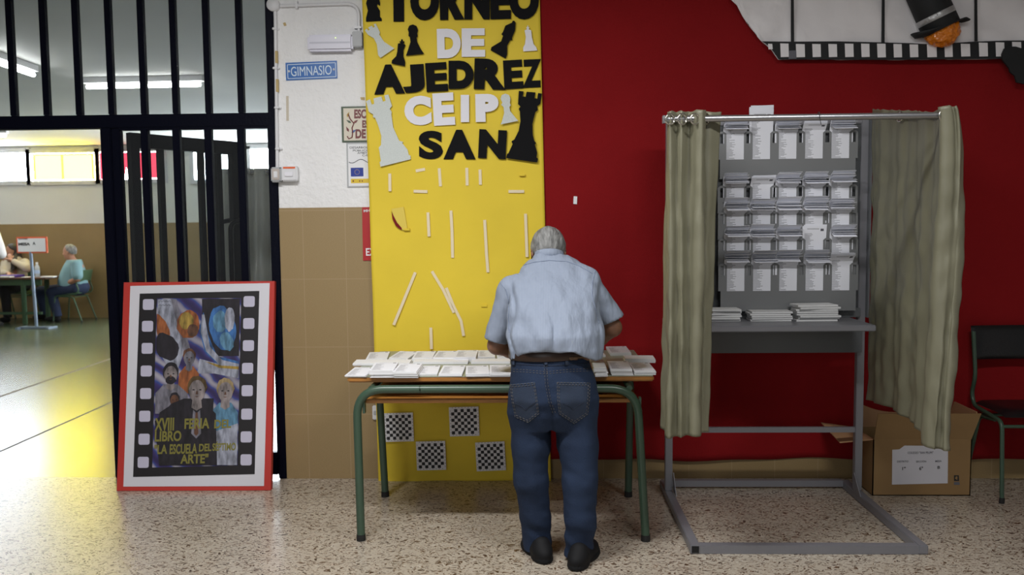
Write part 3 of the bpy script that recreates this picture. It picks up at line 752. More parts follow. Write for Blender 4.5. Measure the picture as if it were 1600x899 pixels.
# ------------------------------------------------------------------ red cloth
def cloth_y(x, z): return D - .022 - .005 * math.sin(x * 3.1 + z * 1.3) - .004 * math.sin(x * 7.3 - z * 2.1 + 1) - .003 * math.sin(z * 5 + x * 2)
NX, NZ = 150, 80; x0, x1 = W(842, 300).x, 5.15; P = []
zb_ = [W(870, 717).z, W(1590, 711).z]
for j in range(NZ):
    for i in range(NX):
        x = x0 + (x1 - x0) * i / (NX - 1); lo = zb_[0] + .006 * math.sin(x * 5) + .004 * math.sin(x * 13); z = lo + (3.08 - lo) * j / (NZ - 1)
        P.append((x, cloth_y(x, z), z))
o = MB().grid(P, NX, NZ).build('wall_cloth', 'red_cloth'); tag(o, 'red felt cloth covering the wall behind the voting booth', 'cloth')
sol = o.modifiers.new('thickness', 'SOLIDIFY'); sol.thickness = .003
o = MB().prism([(p.x, D - .03, p.z) for p in (W(895.5, 319), W(901, 319.5), W(901.5, 307.5), W(896, 307))], (0, -.003, 0)).build('adhesive_tag', 'paper'); tag(o, 'small white tag stuck on the red cloth above the man', 'tag')

# ------------------------------------------------------------------ chess banner
BO = .050                      # stands this far off the wall
ban = thing('chess_banner', 'tall yellow paper banner announcing a chess tournament', 'banner', (W(715, 750).x, D - .03, W(715, 755).z))
P = []; NX, NZ = 60, 120
zt = 3.0
for j in range(NZ):
    t = j / (NZ - 1)
    for i in range(NX):
        s = i / (NX - 1)
        YB = D - .042; bl, br = W(592, 757.5, YB), W(861, 752, YB); tl, tr = W(566, 0, YB), W(843.5, 0, YB)
        zlo = bl.z * (1 - s) + br.z * s; z = zlo + (zt - zlo) * t
        f = (z - bl.z) / (tl.z - bl.z)
        xl = bl.x + (tl.x - bl.x) * f; xr = br.x + (tr.x - br.x) * f
        x = xl + (xr - xl) * s
        y = D - .042 - .003 * math.sin(x * 6 + z * 3) - .003 * math.sin(z * 9 + x * 4)
        if z < .5: y -= .010 * (1 - z / .5) * (1 + .5 * math.sin(x * 14))
        P.append((x, y, z))
o = MB().grid(P, NX, NZ).build('paper', 'yellow', ban); sol = o.modifiers.new('thickness', 'SOLIDIFY'); sol.thickness = .0015
def bl_letter(ch, x0, y0, x1, y1, m, rot=0, bold=.085, off=BO):
    Y = D - off; c = W((x0 + x1) / 2, (y0 + y1) / 2, Y); w = (W(x1, y1, Y).x - W(x0, y1, Y).x); h = W(x0, y0, Y).z - W(x0, y1, Y).z
    r = math.radians(rot) - .010; ex = Vector((math.cos(r), 0, math.sin(r))); ey = Vector((-math.sin(r), 0, math.cos(r)))
    o = Vector((c.x, D - off, c.z)) - ex * w / 2 - ey * h / 2
    solid_glyph(MB(), ch, o, ex * w, ey * h, (0, -.004, 0), .052 if ch in 'ESZ' else .075).build('letter', m, ban)
for row, m in (((('T', 599, -27, 647, 34, 0), ('O', 641, -28, 686, 32, 0), ('R', 687, -27, 725, 31, 1), ('N', 725.5, -27, 765, 30.5, 0), ('E', 766, -27, 798, 30, 1), ('O', 796, -28, 842, 30.5, 0)), 'black_foam'),
               ((('D', 683, 45, 720, 91, 1), ('E', 721.5, 44.5, 758, 89, 0)), 'white_foam'),
               ((('A', 584, 101, 632, 147, 2), ('J', 629, 101, 663, 145, 3), ('E', 665.5, 98, 699, 143, 3), ('D', 701, 95, 740, 139, 0), ('R', 741, 92, 791, 140, -2), ('E', 787, 94, 817, 139, 3), ('Z', 816, 93, 846, 137, 2)), 'black_foam'),
               ((('C', 632, 150, 674, 196, 2), ('E', 677, 145.5, 710, 196, 3), ('I', 720, 148.5, 733, 191, 0), ('P', 743, 147, 779, 190.5, 1)), 'white_foam'),
               ((('S', 654.5, 204.5, 692, 249, 0), ('A', 693, 203, 743, 249, 0), ('N', 748, 203, 791, 248, -3)), 'black_foam')):
    for ch, x0, y0, x1, y1, r in row: bl_letter(ch, x0, y0, x1, y1, m, r)
Z3 = (560, 0, 5.333); Z4 = (560, 130, 5.333)
for nm, m, pts, z in (
    ('knight_cutout', 'black_foam', [(75, -10), (65, 30), (80, 90), (65, 150), (65, 182), (195, 175), (195, 155), (180, 140), (180, 90), (155, 50), (160, 35), (180, 50), (182, 25), (170, -20), (150, -60), (110, -80), (85, -60)], Z3),
    ('rook_cutout', 'silver_foam', [(55, 255), (70, 240), (85, 258), (95, 250), (82, 232), (112, 215), (125, 232), (138, 225), (128, 205), (145, 197), (180, 270), (175, 290), (215, 350), (300, 405), (185, 483), (165, 460), (155, 370), (130, 320), (80, 290)], Z3),
    ('king_cutout', 'black_foam', [(277, 530), (280, 505), (315, 470), (325, 430), (330, 365), (350, 360), (342, 345), (355, 345), (358, 328), (370, 330), (370, 345), (385, 345), (380, 360), (370, 362), (392, 375), (375, 420), (375, 470), (390, 515), (388, 553)], Z3),
    ('pawn_cutout', 'black_foam', [(397, 465), (410, 430), (435, 350), (430, 310), (418, 300), (420, 270), (412, 245), (425, 215), (455, 205), (485, 218), (497, 250), (490, 280), (495, 300), (485, 315), (490, 350), (520, 410), (548, 450)], Z3),
    ('bishop_cutout', 'black_foam', [(1103, 420), (1108, 395), (1190, 345), (1205, 300), (1192, 285), (1205, 268), (1225, 215), (1280, 190), (1285, 175), (1300, 175), (1310, 190), (1305, 255), (1280, 315), (1282, 335), (1265, 335), (1240, 380), (1240, 455), (1225, 488)], Z3),
    ('king_cutout', 'white_foam', [(1375, 430), (1372, 400), (1388, 370), (1395, 310), (1385, 255), (1405, 245), (1398, 230), (1408, 225), (1408, 212), (1415, 215), (1415, 228), (1425, 230), (1418, 245), (1440, 255), (1445, 310), (1460, 370), (1482, 395), (1490, 422)], Z3),
    ('rook_cutout', 'silver_foam', [(65, 150), (97, 135), (112, 180), (133, 173), (127, 128), (192, 112), (205, 155), (228, 148), (218, 103), (250, 95), (280, 190), (262, 215), (278, 240), (275, 262), (290, 370), (340, 480), (375, 490), (365, 500), (410, 555), (420, 598), (435, 605), (437, 635), (185, 697), (178, 660), (188, 650), (175, 560), (170, 540), (190, 515), (192, 440), (165, 350), (140, 290), (122, 285), (125, 262), (88, 240)], Z4),
    ('rook_cutout', 'black_foam', [(1337, 65), (1378, 70), (1368, 110), (1393, 115), (1402, 72), (1475, 78), (1468, 125), (1490, 130), (1497, 83), (1530, 88), (1515, 175), (1490, 190), (1495, 225), (1475, 240), (1450, 340), (1452, 430), (1465, 480), (1482, 500), (1470, 510), (1490, 580), (1485, 620), (1497, 630), (1490, 662), (1232, 625), (1240, 590), (1250, 585), (1285, 510), (1275, 485), (1300, 470), (1335, 400), (1350, 320), (1345, 235), (1335, 215), (1350, 195), (1330, 175)], Z4),
    ('pawn_cutout', 'silver_foam', [(1185, 345), (1195, 325), (1215, 250), (1210, 200), (1190, 180), (1200, 165), (1185, 130), (1195, 100), (1225, 88), (1255, 100), (1267, 130), (1262, 165), (1270, 185), (1258, 200), (1265, 235), (1310, 290), (1332, 315)], Z4)):
    off = BO + (.0045 if nm != 'knight_cutout' else 0)
    wpoly(zo(pts, *z), off, .004).build(nm, m, ban)
Z6 = (560, 250, 2.9)
for pts in ([(142, 62), (143, 142)], [(260, 50), (302, 42)], [(366, 38), (372, 120)], [(491, 36), (493, 116)], [(551, 44), (553, 113)], [(250, 142), (313, 144)], [(680, 143), (751, 143)], [(315, 238), (320, 347)], [(419, 230), (424, 320), (427, 444)],
            [(572, 272), (580, 420), (587, 510)], [(757, 244), (764, 440)], [(258, 510), (160, 748)], [(333, 505), (385, 590), (433, 693)], [(398, 580), (430, 660), (465, 730), (477, 798)], [(328, 760), (331, 858)]):
    q = [W(*a, D - BO) for a in zo(pts, *Z6)]; mb = MB(); wd = .0082
    L, R_ = [], []
    for i, p in enumerate(q):
        t = (q[min(i + 1, len(q) - 1)] - q[max(i - 1, 0)]).normalized(); s = Vector((-t.z, 0, t.x))
        L.append(p + s * wd); R_.append(p - s * wd)
    mb.prism(L + R_[::-1], (0, -.0005, 0)).build('tape_strip', 'tape', ban)
wpoly(zo([(150, 233), (158, 250), (175, 285), (197, 310), (195, 318), (170, 300), (155, 270)], *Z6), BO - .002, .003).build('tear', mat('torn_slit_red', (.18, .004, .006), .9), ban)
wpoly(zo([(150, 222), (205, 213), (222, 310), (200, 320), (196, 308), (176, 284), (158, 250)], *Z6), BO - .003, .0032).build('tape_patch', mat('dull_tape', (.72, .54, .05), .3), ban)
for x, y in ((742, 68), (220, 315), (570, 661)):
    a, b = zo([(x - 13, y + 5), (x + 13, y - 5)], *Z6); p, q = W(*a, D - BO), W(*b, D - BO); MB().box((p.x, D - BO - .006, p.z), (q.x, D - BO + .004, q.z)).build('paper_scrap', 'yellow', ban)
def chessboard(x0, y0, x1, y1, rot):
    c = W((x0 + x1) / 2, (y0 + y1) / 2, D - BO - .012); s = (W(x1, y1, D - BO).x - W(x0, y1, D - BO).x) / 2 * .97; r = math.radians(rot) - .01
    ex, ey = Vector((math.cos(r), 0, math.sin(r))), Vector((-math.sin(r), 0, math.cos(r))); o = Vector((c.x, D - BO - .012, c.z)); mb = MB()
    mb.obox(o, ex * s, (0, .001, 0), ey * s)
    k = s * .86
    for i in range(8):
        for j in range(8):
            if (i + j) % 2 == 0:
                a = o + ex * (-k + 2 * k * i / 8) + ey * (-k + 2 * k * j / 8) + Vector((0, -.0016, 0)); e = 2 * k / 8
                mb.add([a, a + ex * e, a + ex * e + ey * e, a + ey * e], [(0, 1, 2, 3)], 1)
    for i in range(8):
        for a in (-.93, .93):
            q = o + ex * (-k + 2 * k * (i + .4) / 8) + ey * s * a + Vector((0, -.0016, 0)); mb.add([q, q + ex * .003, q + ex * .003 + ey * .004, q + ey * .004], [(0, 1, 2, 3)], 1)
            q = o + ey * (-k + 2 * k * (i + .4) / 8) + ex * s * a + Vector((0, -.0016, 0)); mb.add([q, q + ex * .003, q + ex * .003 + ey * .004, q + ey * .004], [(0, 1, 2, 3)], 1)
    mb.build('chessboard_print', ['paper', 'ink'], ban)
chessboard(600, 645, 646.5, 691, 2); chessboard(701.5, 636, 749, 682, 2); chessboard(650, 690, 697, 735, 2); chessboard(743, 690, 790, 737, 3)

# ------------------------------------------------------------------ paper film strip high on the red cloth
ZF = (1130, 0, 3.404)
fs_ = thing('paper_film_strip', 'crumpled white paper film strip pinned high on the red cloth', 'decoration', (W(1400, 92).x, D - .03, W(1400, 92).z))
FO = .060
pl = zo([(40, 0), (75, 35), (100, 80), (135, 125), (165, 165), (180, 195), (215, 225), (260, 262), (295, 317), (600, 318), (900, 319), (1200, 316), (1470, 313), (1900, 308), (1900, -330), (-120, -330), (-40, -150)], *ZF)
mb = MB(); P = [W(x, y, D - FO) for x, y in pl]
# crumpled sheet: clip a fine grid to the outline
bm = bmesh.new(); f = bm.faces.new([bm.verts.new((p.x, D - FO, min(p.z, 3.05))) for p in P])
bmesh.ops.triangulate(bm, faces=[f]); bmesh.ops.subdivide_edges(bm, edges=bm.edges[:], cuts=1, use_grid_fill=True)
for _ in range(4): 
    le = [e for e in bm.edges if e.calc_length() > .07]
    if le: bmesh.ops.subdivide_edges(bm, edges=le, cuts=1)
    bmesh.ops.triangulate(bm, faces=bm.faces[:])
from mathutils import noise as _mn
for v in bm.verts: v.co.y += .022 * _mn.noise(Vector((v.co.x * 8, v.co.z * 8, 3))) + .012 * _mn.noise(Vector((v.co.x * 19, v.co.z * 19, 8)))
o = MB().bm(bm, smooth=True).build('paper', 'paper2', fs_); o.modifiers.new('thickness', 'SOLIDIFY').thickness = .001
wpoly(zo([(205, 220), (360, 222), (600, 220), (850, 226), (1000, 230), (1100, 236), (1330, 222), (1500, 216), (1900, 214), (1900, 308), (1470, 313), (1200, 316), (900, 319), (600, 318), (295, 317), (270, 280), (245, 245)], *ZF), FO + .020, .0015).build('black_band', 'black_paper', fs_)
for x0, x1, y0, y1 in ((240, 262, 233, 262), (305, 348, 231, 303), (388, 434, 234, 304), (475, 519, 234, 303), (561, 605, 234, 303), (648, 693, 232, 303), (735, 778, 232, 303), (820, 864, 232, 305), (907, 950, 234, 305), (993, 1037, 236, 304), (1085, 1135, 236, 304), (1178, 1220, 236, 303), (1265, 1313, 233, 300), (1361, 1407, 227, 300), (1450, 1495, 225, 300), (1538, 1585, 223, 292), (1630, 1680, 222, 290)):
    wpoly(zo([(x0 - 2, y0), (x1 - 1, y0 + 1), (x1 + 1, y1), (x0 + 1, y1 + 1)], *ZF), FO + .0213, .001).build('white_square', 'paper2', fs_)
for x0, x1, y1 in ((366, 369, 222), (853, 850, 226), (1340, 1345, 220)):
    wpoly(zo([(x0 - 6, -330), (x0 + 7, -330), (x1 + 8, y1), (x1 - 9, y1)], *ZF), FO + .020, .0015).build('black_line', 'black_paper', fs_)
wpoly(zo([(350, 270), (388, 268), (390, 312), (348, 314)], *ZF), FO + .0225, .001).build('tape_patch', 'greyink', fs_)
# card hat shape with orange film
hat = thing('paper_hat_light', 'tilted black card tube with silver band and orange crumpled film', 'decoration', wp(1472, 82, .1))
def hp(x, y, off): return W(ZF[0] + x / ZF[2], y / ZF[2], D - off)
top, bot = hp(1010, -180, .11), hp(1160, 155, .11); ax = (bot - top).normalized(); Lh = (bot - top).length
MB().lathe([(.094, -.1), (.094, 0), (.096, Lh * .5), (.098, Lh - .004), (.094, Lh)], top, 40, axis=ax).build('tube', 'black_paper', hat)
MB().lathe([(.0965, Lh - .088), (.0985, Lh - .086), (.0985, Lh - .058), (.0965, Lh - .056)], top, 40, axis=ax).build('silver_band', 'silver_foil', hat)
br = []
sd = ax.cross(Vector((0, -1, 0))).normalized(); fw = sd.cross(ax)
for j, r in enumerate((.085, .115, .14, .152)):
    for k in range(48):
        a = 2 * PI * k / 48; c = top + ax * Lh
        dr = .012 * j * (abs(math.cos(a)) ** 2) * (1 if j == 3 else .4)
        br.append(c + (sd * math.cos(a) * 1.0 + fw * math.sin(a) * .62) * r + ax * (-.004 * j + (-dr if math.cos(a) > 0 else dr)))
o = MB().grid(br, 48, 4, close_u=True).build('brim', 'black_paper', hat); o.modifiers.new('thickness', 'SOLIDIFY').thickness = .002
bm = bmesh.new(); bmesh.ops.create_icosphere(bm, subdivisions=5, radius=1)
c = top + ax * (Lh + .018)
for v in bm.verts:
    n = v.co.copy(); s = 1 + .10 * _mn.noise(n * 2.4) + .07 * _mn.noise(n * 6) + .012 * _mn.noise(n * 15)
    v.co = c + sd * n.x * .088 * s + fw * n.y * .075 * s + ax * n.z * .078 * s
MB().bm(bm, smooth=False).build('orange_ball', 'orange_film', hat)
o = wpoly(zo([(1490, 260), (1515, 250), (1550, 250), (1590, 262), (1640, 275), (1660, 330), (1650, 420), (1600, 450), (1555, 440), (1545, 405), (1520, 385), (1515, 365), (1500, 345), (1480, 320), (1477, 290)], *ZF), .085, .012).build('hanging_cutout', 'black_paper'); tag(o, 'black card head cutout at the end of the white film strip', 'decoration')
# ------------------------------------------------------------------ leaning film poster
bl_, br_ = PZ(184, 767, 0), PZ(424, 766, 0)
tlp = W(197, 441.5, D - .02); trp = W(424, 439.5, D - .02)
ex = Vector((br_.x - bl_.x, br_.y - bl_.y, 0)); Wp = ex.length; ex.normalize()
lean = math.atan2((D - .035) - (bl_.y + br_.y) / 2, tlp.z); Hp = tlp.z / math.cos(lean)
ey = Vector((0, math.sin(lean), math.cos(lean))); ey = (ey - ex * ey.dot(ex)).normalized(); nz = ex.cross(ey)   # nz towards the camera side
if nz.y > 0: nz = -nz
pos = thing('film_poster', 'red edged book fair poster with film strip border leaning on the iron leaf', 'poster', (bl_ + br_) / 2)
def pp(u, v, off=0): return bl_ + ex * (u * Wp) + ey * (v * Hp) + nz * off   # board coordinates 0..1
def pquad(u0, v0, u1, v1, off, th): return MB().prism([pp(u0, v0, off), pp(u1, v0, off), pp(u1, v1, off), pp(u0, v1, off)], nz * th)
pquad(0, 0, 1, 1, -.022, .034).build('board', 'red_board', pos)
# picture placement from the photograph, as fractions of the board
def pu(x, y):      # zoom pixels (board bl 33,868; tl 47,30; br 653,866; tr 655,20) -> fractions
    v = (867 - y) / (867 - 25); xl = 33 + (47 - 33) * v; xr = 653 + 2 * v
    return (x - xl) / (xr - xl), v
def ppoly(pts, off, th): 
    return MB().prism([pp(*pu(x, y), off) for x, y in pts], nz * th)
ppoly([(60, 850), (626, 850), (636, 33), (74, 40)], .0125, .0012).build('white_sheet', 'sheet', pos)
ppoly([(99, 812), (588, 803), (595, 65), (113, 72)], .014, .001).build('black_strip', 'print_black', pos)
for i in range(8):
    for xs in ((145 - 4.5 * i, 98 + i * 0, 45), (554 - .3 * i, 86, 47)):
        pass
pl_ = [(149, 117), (147, 206), (147, 296), (145, 388), (144, 479), (142, 570), (141, 662), (139, 754)]
pr_ = [(555, 108), (555, 198), (555, 288), (553, 380), (553, 470), (553, 564), (552, 655), (553, 746)]
def rrect(cx, cy, w, h, r=8):
    o = []
    for sx, sy, a in ((1, -1, -PI / 2), (1, 1, 0), (-1, 1, PI / 2), (-1, -1, PI)):
        for k in range(4):
            t = a + k * PI / 6; o.append((cx + sx * (w / 2 - r) + r * math.cos(t), cy + sy * (h / 2 - r) + r * math.sin(t)))
    return o
for c in pl_ + pr_: ppoly(rrect(c[0], c[1], 45, 44), .0152, .0006).build('perforation', 'perf', pos)
art = ppoly([(176, 775), (519, 768), (523, 94), (183, 92)], .0153, .0006).build('drawing', 'drawing', pos)
def blob(cx, cy, rx, ry, n=22, rot=0, j=.06, seed=1):
    rs = random.Random(seed); o = []
    for k in range(n):
        a = 2 * PI * k / n; r = 1 + rs.uniform(-j, j); x, y = rx * r * math.cos(a), ry * r * math.sin(a)
        o.append((cx + x * math.cos(rot) - y * math.sin(rot), cy + x * math.sin(rot) + y * math.cos(rot)))
    return o
layer = [0]
def draw(pts, m, name='drawn_shape'):
    layer[0] += 1; pts = [(min(max(x, 184), 518), min(max(y, 95), 766)) for x, y in pts]
    ppoly(pts, .0160 + layer[0] * .00008, .0001).build(name, m, art)
draw([(365, 96), (520, 96), (520, 330), (420, 330), (370, 250)], 'd_dark'); draw([(186, 96), (240, 96), (300, 300), (260, 420), (190, 300)], 'd_pale')
draw([(240, 96), (262, 96), (330, 330), (300, 330)], 'd_grey'); draw(blob(205, 215, 26, 60, rot=-.4), 'd_warm'); draw(blob(225, 290, 45, 60, rot=-.6), 'd_dark')
draw([(372, 150), (395, 250), (430, 330), (518, 352), (518, 400), (440, 370), (380, 310), (355, 220)], 'd_blue'); draw([(366, 160), (376, 160), (400, 290), (450, 345), (518, 362), (518, 378), (440, 365), (385, 310), (362, 230)], 'd_pale')
draw([(360, 340), (440, 362), (518, 375), (518, 420), (420, 400), (350, 400)], 'd_pale'); draw([(380, 350), (450, 368), (518, 372), (518, 384), (440, 378)], 'd_gold')
# abstract planets in the upper half
draw(blob(312, 200, 46, 58, seed=3), 'd_warm'); draw(blob(304, 185, 30, 34, seed=4), 'd_gold'); draw(blob(330, 224, 22, 26, seed=5), 'd_brown')
draw(blob(450, 215, 52, 92, seed=6, rot=-.2), 'd_blue'); draw(blob(440, 190, 30, 44, seed=7), 'd_cyan'); draw(blob(468, 270, 26, 40, seed=8, rot=-.4), 'd_cyan'); draw(blob(478, 180, 20, 50, seed=9), 'd_pale')
def figure(cx, cy, r, face, hair, coat, sh, base, hairpts=None, beard=None):
    draw([(cx - sh * .42, cy + r * 1.25), (cx - sh, cy + r * 2.3), (cx - sh * 1.1, base), (cx + sh * 1.1, base), (cx + sh, cy + r * 2.3), (cx + sh * .42, cy + r * 1.25)], coat, 'drawn_figure')
    draw([(cx - r * .38, cy + r * .6), (cx + r * .38, cy + r * .6), (cx + r * .5, cy + r * 1.7), (cx, cy + r * 2.0), (cx - r * .5, cy + r * 1.7)], face)
    draw(blob(cx, cy - r * .25, r * .95, r * 1.12, seed=int(cx)), hair); draw(blob(cx, cy + r * .12, r * .78, r * 1.05, j=.02), face)
    if beard: draw(blob(cx, cy + r * .75, r * .62, r * .48, seed=2), beard)
    for s in (-1, 1): draw(blob(cx + s * r * .32, cy, r * .13, r * .07, 8), 'd_dark')
    draw([(cx - r * .05, cy + r * .1), (cx + r * .05, cy + r * .1), (cx + r * .12, cy + r * .42), (cx - r * .12, cy + r * .42)], 'd_brown'); draw([(cx - r * .25, cy + r * .62), (cx + r * .25, cy + r * .62), (cx, cy + r * .72)], 'd_brown')
figure(318, 335, 28, 'd_grey', 'd_brown', 'd_warm', 40, 480); figure(245, 400, 34, 'd_face', 'd_dark', 'd_grey', 68, 560, beard='d_dark'); figure(262, 505, 22, 'd_brown', 'd_dark', 'd_dark', 60, 620)
figure(466, 470, 38, 'd_face', 'd_blond', 'd_cyan', 58, 766); draw([(406, 640), (518, 600), (518, 766), (406, 766)], 'd_pale')
draw([(184, 590), (250, 520), (300, 500), (420, 500), (410, 766), (205, 766)], 'd_dark'); figure(352, 465, 42, 'd_face', 'd_hair', 'd_dark', 78, 766)
draw([(338, 545), (352, 560), (366, 545), (372, 640), (352, 660), (332, 640)], 'd_grey'); draw([(348, 556), (357, 556), (361, 640), (352, 650), (343, 640)], 'd_brown')
for t, x0, y0, x1, y1 in (('XVIII', 184, 630, 262, 578), ('FERIA', 304, 622, 404, 580), ('DEL', 424, 620, 492, 586), ('LIBRO', 185, 672, 292, 630), ('"LA', 184, 722, 236, 684), ('ESCUELA', 246, 722, 356, 682), ('DEL', 364, 712, 414, 682), ('SÉPTIMO', 418, 710, 512, 672), ('ARTE"', 290, 760, 402, 722)):
    o0 = pp(*pu(x0, y0), .0205); words(MB(), t, o0, pp(*pu(x1, y0 - 2), .0205) - o0, pp(*pu(x0 + 1, y1), .0205) - o0, nz * .0006, .03).build('lettering', 'olive_ink', pos)
for k, y in enumerate((104, 120)):
    o0 = pp(*pu(190, y), .0205); MB().tube([pp(*pu(190 + i * 3.2, y + 4 * math.sin(i * 1.7 + k)), .0185) for i in range(17)], .0007, 4).build('pencil_scribble', 'ink', pos)

# ------------------------------------------------------------------ school table
TZ = .765
fl, fr = PZ(541, 590.5, TZ), PZ(1021, 586, TZ); bk = 4.76
tx0, tx1, ty0, ty1 = fl.x, fr.x, (fl.y + fr.y) / 2, bk
tab = thing('school_table', 'long green framed school table with wood edge, covered in ballots', 'table', ((tx0 + tx1) / 2, (ty0 + ty1) / 2, 0))
MB().box((tx0, ty0, TZ - .027), (tx1, ty1, TZ - .002), bev=.006).build('tabletop', 'wood_edge', tab)
MB().box((tx0 + .004, ty0 + .004, TZ - .004), (tx1 - .004, ty1 - .004, TZ)).build('table_surface', 'laminate', tab)
lfx, rfx = PZ(563, 847, 0), PZ(1008, 843, 0)
R_T = .0195; zc = TZ - .027 - R_T - .002
fy = (lfx.y + rfx.y) / 2; by = PZ(602, 776, 0).y
for y, nm in ((fy, 'front'), (by, 'back')):
    top_l, top_r = W(572, 605, y).x - .045, W(985, 600, y).x + .03
    if nm == 'back': top_l, top_r = W(597, 605, y).x - .02, W(980, 600, y).x + .02
    bl2, br2 = (lfx.x, rfx.x) if nm == 'front' else (PZ(602, 776, 0).x, PZ(981, 774, 0).x)
    xm = (top_l + top_r) / 2
    for bx_, tx_, s in ((bl2, top_l, 1), (br2, top_r, -1)):
        pts = fillet([(bx_, y, .012), (tx_, y, zc), (tx_ + s * .30, y, zc)], .13, 10)
        leg = MB().tube(pts, R_T, 14).build('leg', 'green_metal', tab)
        MB().lathe([(R_T + .002, 0), (R_T + .0025, .004), (R_T + .0015, .03)], (bx_, y, 0), 14).build('foot_cap', 'rubber', leg)
    MB().tube([(top_l + .295, y, zc), (top_r - .295, y, zc)], R_T, 14).build('frame_rail', 'green_metal', tab)
for x in (tx0 + .12, tx1 - .12):
    MB().tube([(x, fy, zc), (x, by, zc)], .014, 10).build('side_rail', 'green_metal', tab)
sz = W(700, 623, fy + .05).z
MB().box((lfx.x + .03, fy + .03, sz - .018), (rfx.x - .03, by - .05, sz), bev=.003).build('lower_shelf', 'wood_edge', tab)
MB().box((lfx.x + .04, by - .065, sz), (rfx.x - .04, by - .05, zc)).build('back_panel', 'shelf_dark', tab)
for x in (lfx.x + .025, rfx.x - .025): MB().bar((x, fy + .02, sz - .06), (x, fy + .02, sz + .01), .01, .03).build('shelf_bracket', 'green_metal', tab)

# ------------------------------------------------------------------ ballot piles on the table
Z7 = (520, 530, 5.3333); Z8 = (900, 520, 9.987)
def pile(quad, z, th, label, group, blocks=1, zb=TZ, lean=.0, text=True):
    """quad: front-left, front-right, back-right, back-left in crop pixels"""
    px = zo(quad, *z); zt = zb + th
    q = [PZ(x, y, zt) for x, y in px]
    c = sum(q, Vector()) / 4; u = ((q[1] - q[0]) + (q[2] - q[3])) / 2; v = ((q[3] - q[0]) + (q[2] - q[1])) / 2
    w_, d_ = u.length, v.length; u.normalize(); v = (v - u * v.dot(u)).normalized() * .35 + v.normalized() * .65; v.normalize()
    d_ = min(max(d_, .09), .24)
    front = (q[0] + q[1]) / 2; c = front + v * d_ / 2
    rs = random.Random(len(label) * 7 + int(px[0][0])); mb = MB()
    n = max(2, int(th / .0045)); z0 = zb + .0003
    hgt = (zt - z0) / n
    for i in range(n):
        last = i == n - 1
        j = Vector((rs.uniform(-.0035, .0035), rs.uniform(-.003, .003), 0)) if not last else Vector()
        if blocks > 1 and i < n // 2: j += Vector((.006, .004, 0))
        a = z0 + i * hgt; b = a + hgt * (.93 if not last else 1)
        cor = [c + j + u * (sx * w_ / 2) + v * (sy * d_ / 2) for sx, sy in ((-1, -1), (1, -1), (1, 1), (-1, 1))]
        lo = [(p.x, p.y, a) for p in cor]; hi = [(p.x, p.y, b + (lean if k > 1 else 0)) for k, p in enumerate(cor)]
        mb.add(lo + hi, [(0, 3, 2, 1), (0, 1, 5, 4), (1, 2, 6, 5), (2, 3, 7, 6), (3, 0, 4, 7)], 0)
        mb.add(hi, [(0, 1, 2, 3)], 1 if (last and text) else 0, [[(0, 0), (1, 0), (1, 1), (0, 1)]])
    o = mb.build('ballot_pile', ['paper', 'ballot']); tag(o, label, 'ballots', group)
GB, GM, GF = 'ballot piles in the back row on the table', 'long sheets between the ballot rows', 'ballot piles in the front row on the table'
pile([(275, 168), (452, 160), (512, 85), (345, 90)], Z7, .012, 'thin ballot pile in the back row at the tiled wall end', GB)
pile([(465, 158), (628, 160), (685, 100), (540, 92)], Z7, .012, 'thin ballot pile second from the tiled wall in the back row', GB)
pile([(660, 160), (828, 155), (860, 88), (700, 85)], Z7, .016, 'ballot pile third from the tiled wall in the back row', GB)
pile([(834, 155), (1008, 155), (1050, 72), (890, 72)], Z7, .018, 'ballot pile fourth from the tiled wall in the back row', GB)
pile([(1012, 150), (1190, 150), (1225, 62), (1052, 65)], Z7, .026, 'tallest pile of the back row, fifth from the tiled wall', GB)
pile([(1198, 150), (1364, 148), (1345, 75), (1228, 78)], Z7, .018, 'back row ballot pile just before the bending man arm', GB)
pile([(1368, 152), (1480, 150), (1440, 88), (1352, 88)], Z7, .014, 'back row ballot pile partly hidden by the bending man', GB)
pile([(165, 205), (640, 200), (655, 170), (195, 170)], Z7, .014, 'long low sheet pile in the middle at the tiled wall end', GM, text=False)
pile([(668, 190), (1128, 190), (1130, 164), (680, 166)], Z7, .012, 'long low sheet pile in the middle of the table row', GM, text=False)
pile([(1150, 188), (1480, 188), (1475, 162), (1162, 164)], Z7, .012, 'long low sheet pile in the middle running behind the man', GM, text=False)
pile([(90, 305), (282, 308), (345, 212), (195, 212)], Z7, .006, 'thinnest ballot pile on the front table corner by the tiled wall', GF)
pile([(302, 265), (503, 262), (540, 192), (345, 192)], Z7, .034, 'thick front row ballot pile second from the tiled wall', GF, 2)
pile([(492, 275), (702, 272), (735, 195), (560, 192)], Z7, .030, 'thick front row ballot pile third from the tiled wall', GF, 2)
pile([(682, 292), (868, 290), (918, 200), (737, 205)], Z7, .010, 'thin front row ballot pile fourth from the tiled wall', GF)
pile([(876, 290), (1084, 290), (1097, 205), (926, 205)], Z7, .012, 'thin front row ballot pile fifth from the tiled wall', GF)
pile([(1110, 292), (1300, 290), (1290, 197), (1100, 200)], Z7, .013, 'front row ballot pile sixth from the tiled wall', GF)
pile([(1307, 287), (1490, 285), (1465, 190), (1290, 190)], Z7, .016, 'front row ballot pile touching the elbow side of the man', GF)
pile([(235, 550), (512, 545), (460, 365), (355, 370)], Z8, .043, 'tallest double ballot pile right beside the man at the booth end', GF, 2, text=False)
pile([(520, 568), (890, 575), (745, 408), (455, 410)], Z8, .030, 'ballot pile between the tall double pile and the table corner', GF, 2)
pile([(893, 592), (1255, 598), (1095, 432), (805, 440)], Z8, .020, 'ballot pile on the table corner beside the bunched curtain', GF)
pile([(770, 410), (1232, 412), (1190, 358), (720, 352)], Z8, .020, 'long sheet pile jutting from the table towards the bunched curtain', GM, text=False)
